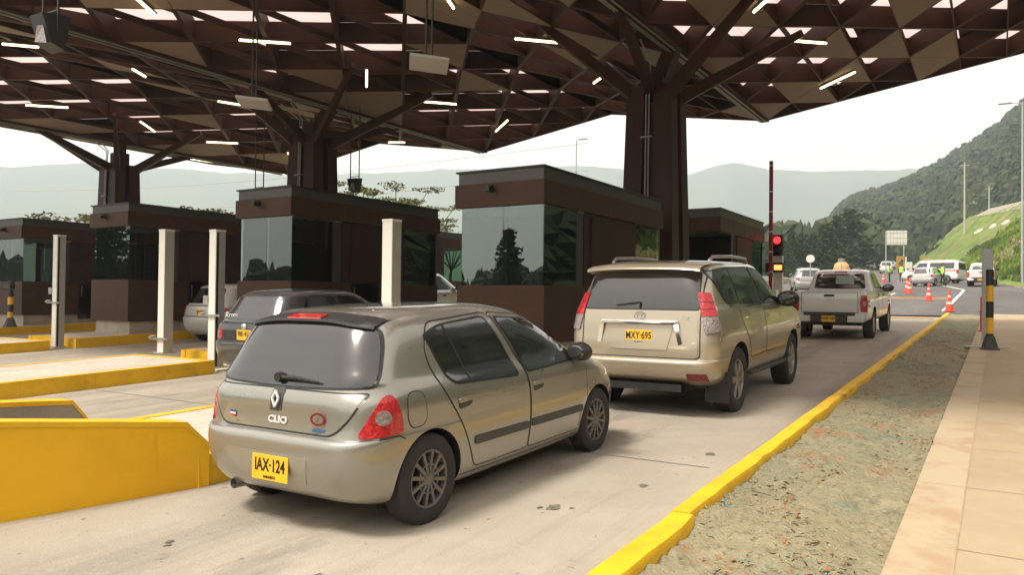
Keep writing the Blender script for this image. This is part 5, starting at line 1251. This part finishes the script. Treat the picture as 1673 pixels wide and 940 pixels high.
# ------------------------------------------------------------------ hills and far ranges
CAM = Vector((0, 0, 1.6))
def vnoise(x, y, seed=0):
    def h(i, j): return (math.sin(i*127.1+j*311.7+seed*74.7)*43758.5453) % 1
    i, j = math.floor(x), math.floor(y); fx, fy = x-i, y-j; fx = fx*fx*(3-2*fx); fy = fy*fy*(3-2*fy)
    return (h(i, j)*(1-fx)+h(i+1, j)*fx)*(1-fy)+(h(i, j+1)*(1-fx)+h(i+1, j+1)*fx)*fy
def fbm(x, y, o=4, seed=0): return sum(vnoise(x*2**k, y*2**k, seed+k)/2**k for k in range(o))/1.9-.5
def interp(pts, a):
    if a <= pts[0][0]: return pts[0][1]
    for (x0, y0), (x1, y1) in zip(pts, pts[1:]):
        if a <= x1: return y0+(y1-y0)*(a-x0)/(x1-x0)
    return pts[-1][1]
# crest heights by bearing (degrees right of the lane direction), in metres
NEAR = [(-20, 12), (-14, 16), (-12.2, 22), (-11.2, 32), (-10.4, 43), (-9.3, 56), (-8.1, 63), (-6.6, 68), (-4.5, 76), (-2.4, 88), (-1.0, 95), (.3, 105), (1.3, 115), (6, 150), (15, 190), (30, 210), (60, 200), (100, 180), (120, 140)]
def near_hill(b, r):
    """forested hill on the right: rises from its foot to a crest"""
    hc = interp(NEAR, b)*(.98+.10*fbm(b*.35, 3.3, 4, 2)); r0 = 175 if b < 10 else 175-(min(b, 40)-10)*3.6; r1 = 520
    t = min(1, max(0, (r-r0)/(r1-r0))); base = 10 if b < 0 else 12
    return base-6+(hc-base+6)*(t**.85)+fbm(b*.9, r*.02, 4, 5)*10*t*(1-t)*4*.6
def polar(name, b0, b1, nb, rs, f, mat_):
    vs = []; fs = []
    for i in range(nb+1):
        b = RAD(b0+(b1-b0)*i/nb)
        for r in rs: vs.append((math.sin(b)*r, math.cos(b)*r, f(math.degrees(b), r)))
    m = len(rs)
    for i in range(nb):
        for j in range(m-1): fs.append((i*m+j, i*m+j+1, (i+1)*m+j+1, (i+1)*m+j))
    o = mesh_obj(name, vs, fs, mat_, smooth=True); o['kind'] = 'structure'; return o
P_hill = layered('hill undergrowth', (.040, .052, .026), [((.026, .036, .018), .02, .4, .6, .8), ((.07, .075, .035), .05, .55, .7, .5)], bump=0)
polar('forested_hill', -21, 118, 150, lin(172, 520, 26)+[560, 620, 700, 900], lambda b, r: near_hill(b, r) if r <= 520 else near_hill(b, 520)-(r-520)*.25, P_hill)
FAR = [(-100, 230), (-75, 235), (-65.5, 245), (-61.2, 264), (-55.8, 267), (-50.3, 270), (-42.7, 283), (-36, 301), (-27.4, 307), (-24.7, 304), (-19.5, 285), (-18, 296), (-16.5, 309), (-13.6, 291), (-10.8, 283), (-5.2, 277), (20, 250)]
def far_hill(b, r):
    hc = interp(FAR, b)*1.04*(1+.035*fbm(b*.8, 1.7, 5, 9)); t = min(1, max(0, (r-1200)/650)); return -30+(hc+30)*t**.9+fbm(b*.5, r*.006, 4, 3)*40*t*(1-t)*3
P_far = layered('far mountain forest', (.055, .075, .05), [((.09, .11, .06), .006, .45, .6, .8)], bump=0)
polar('far_mountains', -100, 25, 200, lin(1200, 1850, 18)+[1950, 2100], lambda b, r: far_hill(b, r) if r <= 1850 else far_hill(b, 1850)-(r-1850)*.3, P_far)
# added wooded ridge behind the camera, unseen, kept low for window glass reflections
polar('added_back_ridge', 118, 262, 60, [60, 75, 95, 130, 180, 260], lambda b, r: -3+min(7, max(0, r-60)*.10)*(1+.5*fbm(b*.12, r*.02, 3, 8)), P_hill)

grid('added_hillside', lin(8.6, 60, 26), lin(-60, 92, 50), lambda x, y: G(x, y)+.25*math.sin(x*1.3+y*.7), P_hill, dz=.15)  # added dark hillside out of view, tones down green reflections in the glass
# ------------------------------------------------------------------ trees
L_dark = leaf_mat('conifer needles', (.020, .036, .018), (.045, .075, .030), .35)
L_bush = leaf_mat('bushy leaves', (.022, .040, .016), (.055, .085, .028), .35)
L_mid = leaf_mat('broad leaves', (.035, .060, .018), (.085, .12, .035), .35)
L_olive = leaf_mat('umbrella tree leaves', (.07, .085, .028), (.16, .16, .055), .8)
L_wood = leaf_mat('wood leaves', (.014, .027, .014), (.055, .072, .028), .11)
def leafblob(mb, c, r, n, rr, s=.3, flat=.7):
    for _ in range(n):
        d = Vector((rr.gauss(0, 1), rr.gauss(0, 1), rr.gauss(0, 1))).normalized(); p = c+Vector((d.x, d.y, d.z*flat))*r*rr.uniform(.55, 1.05)
        a = Vector((rr.gauss(0, 1), rr.gauss(0, 1), rr.gauss(0, .6))).normalized()*s*rr.uniform(.6, 1.3); b = a.cross(Vector((rr.gauss(0, 1), rr.gauss(0, 1), rr.gauss(0, 1)))).normalized()*s*rr.uniform(.5, 1)
        mb.add([p-a, p+b*.6, p+a, p-b*.6], [(0, 1, 2, 3)])
def conifer(h, seed, wid=.26, leaf=L_dark, bushy=1.0, dens=1):
    rr = random.Random(seed); t = empty('pine_tree')
    m = MB(); m.tube([(0, 0, -.5), (rr.uniform(-.1, .1), 0, h*.5), (0, 0, h*.97)], [h*.022, h*.013, .02], 7); m.build('trunk', M['trunkbark'], t)
    m = MB(); k = int(11*bushy)+3
    for i in range(k):
        f = i/k; z = h*(.14+.84*f); R_ = h*wid*(1-f)**.75*rr.uniform(.75, 1.15)+.2
        nb = max(4, int(9*(1-f))+3)
        for j in range(nb):
            a = 6.283*j/nb+rr.uniform(-.4, .4)+i; L = R_*rr.uniform(.6, 1.15)
            for q in range(3):
                g = (q+1)/3; c = Vector((math.cos(a)*L*g, math.sin(a)*L*g, z-L*g*.22+rr.uniform(-.1, .1)*h*.03))
                leafblob(m, c, h*.035*(1.3-g*.5), int(9*dens), rr, h*.024, .6)
    m.build('crown', leaf, t); return t
def place_tree(t, x, y, rz, s=1, z=None, label=None, group=None, cat='tree'):
    t.location = (x, y, (G(x, y) if z is None else z)-.3); t.rotation_euler.z = rz; t.scale = (s, s, s*1.0)
    tag(t, label, cat, group); return t
pro = [conifer(13, 1, .27, bushy=1.5, dens=1.3), conifer(15, 2, .21), conifer(11, 3, .40, L_bush, 1.7, 1.5)]
def at(b, r): return math.sin(RAD(b))*r, math.cos(RAD(b))*r
TR = [(-13.0, 112, 2, 10.9, 'small bushy tree right of the traffic light'), (-12.3, 118, 0, 12.2, 'pine with pointed top right of the traffic light'), (-11.7, 121, 0, 12.1, 'second pointed pine above the round white sign'),
      (-10.9, 124, 2, 12.4, 'bushy tree between the round sign and the tall pines'), (-10.0, 126, 2, 14.0, 'bushy dark tree left of the tallest one'), (-9.4, 128, 0, 15.4, 'dark pine with ragged left side, next to the tallest'), (-8.6, 150, 2, 19.0, 'tallest broad dark tree behind the pickup'),
      (-7.7, 190, 2, 22.4, 'broad dark tree right of the tallest one'), (-6.9, 196, 2, 21.4, 'wide dark tree just left of the billboard'), (-6.2, 202, 2, 19.0, 'dark bushy tree behind the billboard'), (-5.5, 206, 2, 17.4, 'low dark tree right of the billboard, before the slope'), (-4.9, 210, 2, 15.4, 'last low tree before the gravel slope'),
      (-12.0, 140, 2, 12.4, 'pale bushy tree standing back at the left of the roadside wood'), (-9.6, 140, 2, 14.2, 'round tree standing back in the middle of the wood'), (-13.8, 120, 2, 9.6, 'low bushy tree between the rear booth and the traffic light'), (-9.0, 152, 1, 18.0, 'slim pine standing behind the tallest tree')]
used = set()
for i, (b, r, k, s, nm) in enumerate(TR):
    t = pro[k] if k not in used else copy_tree(pro[k]); used.add(k); x, y = at(b, r)
    z0 = min(G(x, y), 5.0) if r < 160 else G(x, y)-1; place_tree(t, x, y, i*1.7, (s-z0+.3)/(13, 15, 11)[k], z=z0, label=nm, group='trees by the road beyond the plaza')
    if k == 2: t.scale.x = t.scale.y = t.scale.z*1.25
def umbrella(seed, h=7.5):
    rr = random.Random(seed); t = empty('umbrella_tree'); m = MB(); top = Vector((0, 0, h*.55)); m.tube([(0, 0, -1), (.2, .1, h*.3), top], [.16, .12, .09], 7)
    lm = MB()
    for j in range(9):
        a = 6.283*j/9+rr.uniform(-.3, .3); L = rr.uniform(.8, 2.5); e = Vector((math.cos(a)*L, math.sin(a)*L, h*(.78+.2*rr.random())))
        m.tube([top, (top+e)/2+Vector((0, 0, -.2)), e], [.06, .04, .02], 5)
        for q in range(6): leafblob(lm, e+Vector((rr.uniform(-.6, .6), rr.uniform(-.6, .6), rr.uniform(-.12, .12))), .42, 26, rr, .10, .32)
    m.build('trunk', M['trunkbark'], t); lm.build('crown', L_olive, t); return t
U = [umbrella(5), umbrella(9)]
UT = [(-60.9, 44, 0, 1.02, 5.55, 'flat-crowned tree top peeping over the far left booth roof'), (-54.3, 44, 1, .95, 6.3, 'flat-crowned tree top behind the third booth roof'), (-43.7, 44, 0, 1.0, 7.6, 'flat-topped tree right of the middle column'),
      (-40.7, 43, 1, .95, 7.9, 'tallest wind-shaped tree over the middle booth roof'), (-38.9, 46, 0, .85, 7.3, 'low spreading tree right of the tallest wind-shaped one'), (-36.6, 43, 1, .8, 5.7, 'small tree in the gap left of the nearest booth')]
for i, (b, r, k, s, ztop, nm) in enumerate(UT):
    t = U[k] if i < 2 else copy_tree(U[k]); x, y = at(b, r); t.name = 'umbrella_tree' if i < 2 else t.name
    t.location = (x, y, ztop-7.5*s*.97); t.rotation_euler.z = i*2.1; t.scale = (s, s, s); tag(t, nm, 'tree', 'flat-crowned trees behind the booths')
# two conifers behind the camera, the ones mirrored in the booth glass
for i, (x, y, s, nm) in enumerate(((-29, -24, .62, 'conifer behind the viewer, mirrored in the nearest booth glass'), (-56, -9, 1.05, 'conifer behind the viewer, mirrored in the third booth glass'), (3, -32, .9, 'conifer behind the viewer on the right'))):
    t = copy_tree(pro[0 if i != 1 else 2]); place_tree(t, x, y, i*2, s, z=-.9, label=nm, group='trees behind the viewer')
# the wood on the hill plus added unseen trees for reflections, one mass
def wood():
    rr = random.Random(77); mb = MB(); V = []; F = []
    def add_tree(x, y, z, h, w_, ty):
        k = 5; n0 = len(V); L = 4 if ty else 3
        for l in range(L):
            f = l/L
            if ty: zz = z+h*(.05+.9*f); R_ = w_*(1-f)**.8
            else: zz = z+h*(.25+.32*l); R_ = w_*(1, 1.2, .75)[l]
            for j in range(k):
                a = 6.283*j/k+l*.6+rr.uniform(-.35, .35); q = R_*rr.uniform(.65, 1.25); V.append((x+math.cos(a)*q, y+math.sin(a)*q, zz+rr.uniform(-.06, .06)*h))
        V.append((x+rr.uniform(-.1, .1)*w_, y, z+h))
        for l in range(L-1):
            for j in range(k): F.append((n0+l*k+j, n0+l*k+(j+1) % k, n0+(l+1)*k+(j+1) % k)); F.append((n0+l*k+j, n0+(l+1)*k+(j+1) % k, n0+(l+1)*k+j))
        for j in range(k): F.append((n0+(L-1)*k+j, n0+(L-1)*k+(j+1) % k, n0+L*k))
    for i in range(21000):
        b = rr.uniform(-20, 6) if rr.random() < .72 else rr.uniform(6, 75); r = 185+335*rr.random()**.75
        x, y = at(b, r)
        h = rr.uniform(4, 8.5)*(.75+.0007*r); add_tree(x, y, near_hill(b, r)-1, h, h*rr.uniform(.16, .27), rr.random() < .6)
    for i in range(7000):  # added unseen scrub beside the plaza, darkens booth and car glass
        x = 9.5+rr.random()**1.3*40; y = rr.uniform(-55, 90); h = rr.uniform(1.2, 4.0); add_tree(x, y, G(x, y)-.5, h, h*.36, rr.random() < .4)
    for i in range(1500):  # added unseen trees on the ridge behind, for the glass to reflect
        b = rr.uniform(122, 258); r = rr.uniform(66, 200); x, y = at(b, r); h = rr.uniform(3, 6); z = -3+min(7, max(0, r-60)*.10); add_tree(x, y, z-1, h, h*.3, rr.random() < .6)
    for i in range(900):
        b = rr.uniform(-21, -7); r = rr.uniform(152, 200); x, y = at(b, r); h = rr.uniform(6, 10); add_tree(x, y, min(8, G(x, y)), h, h*.28, rr.random() < .5)
    o = mesh_obj('hill_forest', V, F, L_wood); o['kind'] = 'stuff'; o['label'] = 'dark mixed forest covering the hill on the right, with added unseen trees'; o['category'] = 'forest'
wood()
# grass tufts and shrubs on the bank
def bank_cover():
    rr = random.Random(9); mb = MB(); mats = [leaf_mat('bank grass', (.11, .17, .02), (.24, .32, .05), .5), leaf_mat('bank weeds', (.05, .09, .02), (.12, .17, .03), .5), mat('dry bank grass', (.30, .24, .12), .9)]
    for i in range(15000):
        y = 37+rr.random()**1.5*95; xf = foot(y); d = rr.random()**1.2*13; x = xf+.4+d
        if x < xf+.3 or y < 39: continue
        z = Gt(x, y); t = vnoise(x*.25+y*.05, y*.16, 4)
        if t < .30 and rr.random() < .75: continue
        mb.cur = 0 if t > .48 else 1 if t > .34 else 2
        s = rr.uniform(.14, .34)*(1.0+y*.006)
        for k in range(3):
            a = rr.uniform(0, 6.28); mb.add([(x-math.cos(a)*s*.5, y-math.sin(a)*s*.5, z-.05), (x+math.cos(a)*s*.5, y+math.sin(a)*s*.5, z-.05), (x+rr.uniform(-.3, .3)*s, y+rr.uniform(-.3, .3)*s, z+s)], [(0, 1, 2)])
    o = mb.build('bank_grass', mats); o['kind'] = 'stuff'; o['label'] = 'bright green grass and weeds on the steep bank'; o['category'] = 'grass'
bank_cover()
# ------------------------------------------------------------------ far things
def lamp_post(x, y, z0, h, arm, label, dirx=-1):
    t = empty('street_lamp', (x, y, z0)); tag(t, label, 'street lamp'); m = MB(); m.tube([(0, 0, 0), (0, 0, h)], [.11, .06], 10); m.build('pole', M['pole'], t)
    m = MB(); m.tube([(0, 0, h-.1), (dirx*arm, 0, h+.05)], .035, 6); m.box(min(dirx*arm, dirx*(arm+.9)), max(dirx*arm, dirx*(arm+.9)), -.16, .16, h, h+.12, .03); m.build('lamp_head', M['pole'], t); return t
lamp_post(1.55, 71.5, 3.0, 14.3, .7, 'tall pale street lamp by the grass bank at the right edge')
lamp_post(-36.9, 71, .5, 17.6, .3, 'thin street lamp rising behind the nearest booth', 1)
for x, y, z0, h, nm in ((-5.6, 173, 14.5, 14.6, 'tallest of the three utility poles on the slope'), (-5.44, 232, 21.5, 6.8, 'shortest utility pole, between the two others on the slope'), (-1.9, 211, 21, 8.2, 'rightmost utility pole, near the top of the slope')):
    t = empty('utility_pole', (x, y, z0)); tag(t, nm, 'utility pole', 'utility poles on the slope'); m = MB(); m.tube([(0, 0, -3), (0, 0, h)], [.2, .12], 8); m.build('pole', M['concpole'], t); m = MB(); m.bar((-.8, 0, h-.6), (.8, 0, h-.6), .1, .1); m.build('crossarm', M['concpole'], t)
# power lines on the left
t = empty('power_line', (-60, 60, 12)); tag(t, 'thin power cables crossing the hazy sky at the left edge', 'cable')
for k, (z0, z1) in enumerate(((17.5, 15.2), (14.0, 12.8))):
    m = MB(); m.tube([(-70+i*5, 0, z0-12+(z1-z0)*i/20-1.2*math.sin(math.pi*i/20)) for i in range(21)], .018, 4); m.build('cable', M['conduit'], t)
t = empty('direction_sign', (-12.2, 121.8, 6.0)); tag(t, 'pale billboard sign on two posts seen from behind, over the far road', 'sign'); t.rotation_euler.z = RAD(25)
m = MB(); m.box(-1.35, 1.35, -.03, .03, 3.95, 5.95); m.build('sign_panel', M['white'], t)
m = MB()
for x in (-.9, -.45, 0, .45, .9): m.box(x-.02, x+.02, -.06, -.03, 3.9, 6.0)
for z in (4.2, 4.9, 5.6): m.box(-1.35, 1.35, -.075, -.06, z, z+.05)
m.build('sign_frame', M['postside'], t)
for x in (-1.45, .95): m = MB(); m.tube([(x, .05, -.5), (x, .05, 5.9)], .08, 8); m.build('leg', M['pole'], t)
t = empty('round_sign', (-9.87, 50.45, G(-9.87, 50.45))); tag(t, 'round white sign on a thin post beyond the barrier, seen from its plain side', 'sign'); t.rotation_euler.z = RAD(12)
h = 4.32-t.location.z; m = MB(); m.tube([(0, .03, 0), (0, .03, h)], .03, 8); m.build('post', M['pole'], t); m = MB(); m.lathe([(0, -.01), (.24, -.01), (.25, 0), (.24, .01), (0, .01)], c=(0, 0, h), axis='Y', n=28); m.build('sign_panel', M['white'], t)
t = empty('work_sign', (-8.9, 92.5, G(-8.9, 92.5))); tag(t, 'ochre board sign on a post behind the right-hand officer', 'sign'); t.rotation_euler.z = RAD(20)
m = MB(); m.box(-.42, .42, -.04, .04, 1.35, 2.65, .02); m.build('sign_panel', mat('ochre board', (.36, .22, .05), .6), t); m = MB(); m.box(-.05, .05, .04, .1, 0, 2.6); m.build('post', M['pole'], t)
m = MB(); m.bar((-.2, -.05, 1.7), (.15, -.05, 2.3), .1, .02, up=(0, 1, 0)); m.bar((.15, -.05, 1.7), (.15, -.05, 2.3), .08, .02, up=(0, 1, 0)); m.build('arrow', M['ink'], t)
t = empty('signpost', (-7.3, 80.5, G(-7.3, 80.5))); tag(t, 'thin white marker post between the officers and the ambulance', 'post'); m = MB(); m.tube([(0, 0, 0), (0, 0, 2.3)], .05, 8); m.box(-.05, .05, -.01, .01, 2.3, 2.5); m.build('post', M['white'], t)
t = empty('guard_hut', (-8.0, 50, G(-8, 50))); tag(t, 'orange rounded tank with a grey lid showing above the white pickup roof', 'tank')
m = MB(); m.lathe([(0, 0), (.45, 0), (.47, 1.2), (.46, 1.75), (.40, 1.95), (.25, 2.1), (0, 2.12)], n=24); m.build('tank_body', mat('faded orange plastic', (.62, .33, .13), .6), t, angle=50); m = MB(); m.lathe([(0, 2.12), (.2, 2.12), (.2, 2.32), (0, 2.34)], n=20); m.build('lid', M['conduit'], t, angle=40)
t.name = 'plastic_tank'
# low median wall and long banner by the far road, painted stones on the bank
def strip_wall(name, pts, h, w_, mat_, label, cat):
    t = None; mb = MB(); vs = []
    for (x, y) in pts: z = G(x, y); vs += [(x-w_/2, y, z-.2), (x-w_/2, y, z+h), (x+w_/2, y, z+h), (x+w_/2, y, z-.2)]
    fs = [(0, 1, 2, 3), tuple(len(vs)-4+k for k in (3, 2, 1, 0))]
    for i in range(len(pts)-1):
        a = i*4; fs += [(a, a+4, a+5, a+1), (a+1, a+5, a+6, a+2), (a+2, a+6, a+7, a+3)]
    mb.add(vs, fs); o = mb.build(name, mat_); tag(o, label, cat); return o
strip_wall('median_barrier', [(-17.4-(y-65)*.033, y) for y in lin(76, 165, 20)], .55, .3, M['plinth'], 'long low concrete barrier along the left of the far road', 'barrier')
strip_wall('site_fence', [(-24.5, 168), (-22, 169), (-18.5, 170), (-14.5, 171)], 1.3, .2, M['white'], 'white hoarding at the top of the far road below the billboard', 'fence')
for i, (x, y, w_) in enumerate(((-2.93, 156.4, 1.5), (-.8, 147.7, 1.1), (.9, 139.3, 1.2))):
    z = G(x, y); t = MB(); t.box(-w_/2, w_/2, -.12, .12, -.2, .22, .05); t.box(-w_*.1, w_*.5, -.10, .10, .2, .42, .05); o = t.build('painted_stones', M['white']); o.location = (x, y, z+.1); o.rotation_euler = (0, RAD(-18), RAD(15)); tag(o, ('left', 'middle', 'right')[i]+' one of three white painted stone marks on the bank', 'stones', 'white marks on the bank')

# ------------------------------------------------------------------ people
def person(label, top, legs, loc, yaw, vest=True, pose=0):
    t = empty('person', loc, (0, 0, yaw)); tag(t, label, 'person', None)
    V = []; E = []; R_ = []
    def v(p, r, prev=None):
        V.append(p); R_.append(r); i = len(V)-1
        if prev is not None: E.append((prev, i))
        return i
    hip = v((0, 0, .95), .125); ch = v((0, .0, 1.18), .12, hip); up = v((0, 0, 1.38), .125, ch); nk = v((0, 0, 1.50), .055, up); hd = v((0, .01, 1.60), .075, nk); v((0, 0, 1.72), .075, hd)
    for s in (-1, 1):
        a = v((s*.09, 0, .88), .085, hip); k = v((s*.11, .02+(.05*pose*s), .48), .055, a); f = v((s*.12, -.02+.08*pose*s, .08), .040, k); v((s*.13, .13+.08*pose*s, .03), .035, f)
        sh = v((s*.19, 0, 1.40), .055, up); el = v((s*.26, -.03, 1.12), .042, sh)
        wr = v((s*.24, .12, .93), .028, el) if pose else v((s*.27, .04, .88), .028, el); pm = v((V[wr][0], V[wr][1]+.04, V[wr][2]-.05), .032, wr)
        for q in range(4): b1 = v((V[pm][0]-.024+.016*q, V[pm][1]+.02, V[pm][2]-.05-.004*(q in (1, 2))), .009, pm); v((V[b1][0], V[b1][1]-.01, V[b1][2]-.035), .007, b1)
        v((V[pm][0]-s*.05, V[pm][1]+.02, V[pm][2]-.02), .010, pm)
    me = bpy.data.meshes.new('body'); me.from_pydata(V, E, []); o = bpy.data.objects.new('body', me); COL.objects.link(o)
    md = o.modifiers.new('s', 'SKIN'); md.use_smooth_shade = True; o.modifiers.new('d', 'SUBSURF').levels = 1
    for i, r in enumerate(R_): me.skin_vertices[0].data[i].radius = (r, r)
    me.skin_vertices[0].data[0].use_root = True
    bpy.context.view_layer.update(); nm = bpy.data.meshes.new_from_object(o.evaluated_get(bpy.context.evaluated_depsgraph_get())); bpy.data.objects.remove(o)
    nm.materials.clear()
    for m_ in (mat('skin', (.32, .17, .11), .6), mat('uniform', legs, .8), mat('shirt', top, .8)): nm.materials.append(m_)
    for p in nm.polygons:
        z = p.center.z; x = abs(p.center.x); p.material_index = 0 if z > 1.49 or (x > .2 and z < .93 and z > .7) else 1 if z < 1.0 and not (x > .2 and z > .85) else 2
    o = bpy.data.objects.new('body', nm); COL.objects.link(o); o.parent = t
    if vest:
        m = MB(); m.lathe([(.155, .93), (.165, 1.05), (.16, 1.2), (.185, 1.36), (.15, 1.44), (.08, 1.48)], n=18)
        for q in m.v: q.x *= 1.15; q.y *= .85
        m.build('vest', mat('high visibility vest', (.42, .85, .05), .6, var=.1), t, angle=60)
        m = MB(); m.lathe([(.168, 1.08), (.166, 1.13)], n=18)
        for q in m.v: q.x *= 1.16; q.y *= .86
        m.build('vest_band', M['conewhite'], t)
    m = MB(); m.lathe([(.10, 1.70), (.125, 1.71), (.105, 1.74), (.10, 1.80), (.05, 1.83), (0, 1.835)], n=16); m.bar((0, .08, 1.715), (0, .17, 1.70), .13, .012); m.build('cap', M['ink'], t, angle=50)
    for s in (-1, 1): m = MB(); m.lathe([(0, -.006), (.009, 0)], c=(s*.03, .083, 1.635), axis='Y', n=8); m.build('eye', M['ink'], t)
    return t
G2 = lambda x, y: (x, y, G(x, y)+.055)
person('left one of two officers in lime vests and dark trousers, standing on the road', (.02, .03, .02), (.015, .018, .02), G2(-9.0, 83.5), RAD(100), pose=.4)
person('right one of two officers in lime vests, seen from behind with legs apart', (.02, .03, .02), (.015, .018, .02), G2(-8.15, 85.5), RAD(10), pose=0)
person('officer in a yellow vest leaning at the silver hatchback door', (.10, .12, .06), (.03, .045, .03), G2(-3.75, 70.4), RAD(120), pose=1)
# ------------------------------------------------------------------ haze
def haze():
    m = bpy.data.materials.new('haze'); m.use_nodes = True; nt = m.node_tree; nt.nodes.clear(); o_ = nt.nodes.new('ShaderNodeOutputMaterial'); v = nt.nodes.new('ShaderNodeVolumePrincipled')
    v.inputs['Color'].default_value = (.82, .91, 1, 1); v.inputs['Density'].default_value = HAZE; v.inputs['Anisotropy'].default_value = .25; nt.links.new(v.outputs[0], o_.inputs['Volume'])
    b = MB(); b.box(-2250, 2250, -2250, 2250, -120, 365); o = b.build('haze', m); o['kind'] = 'stuff'; o['label'] = 'pale mountain haze'; o['category'] = 'haze'
HAZE = .00055
haze()

def slope_track():
    vs = []; fs = []; ys_ = lin(48, 190, 60)
    for y in ys_:
        h = 9.0+max(0, y-60)*.02; xc = foot(y)+h*1.25
        for dx, dz in ((-1.5, .1), (1.0, .9), (8, 2.2), (20, 4.5)): x = xc+dx; vs.append((x, y, max(G(x, y)+.15, G(x, y)+dz*.5)))
    for i in range(len(ys_)-1):
        for k in range(3): fs.append((i*4+k, i*4+k+1, i*4+5+k, i*4+4+k))
    o = mesh_obj('gravel_track', vs, fs, layered('slope gravel', (.34, .30, .235), [((.24, .22, .17), .3, .45, .6, .8), ((.16, .17, .08), .15, .58, .7, .7)]), smooth=True); o['kind'] = 'structure'
slope_track()
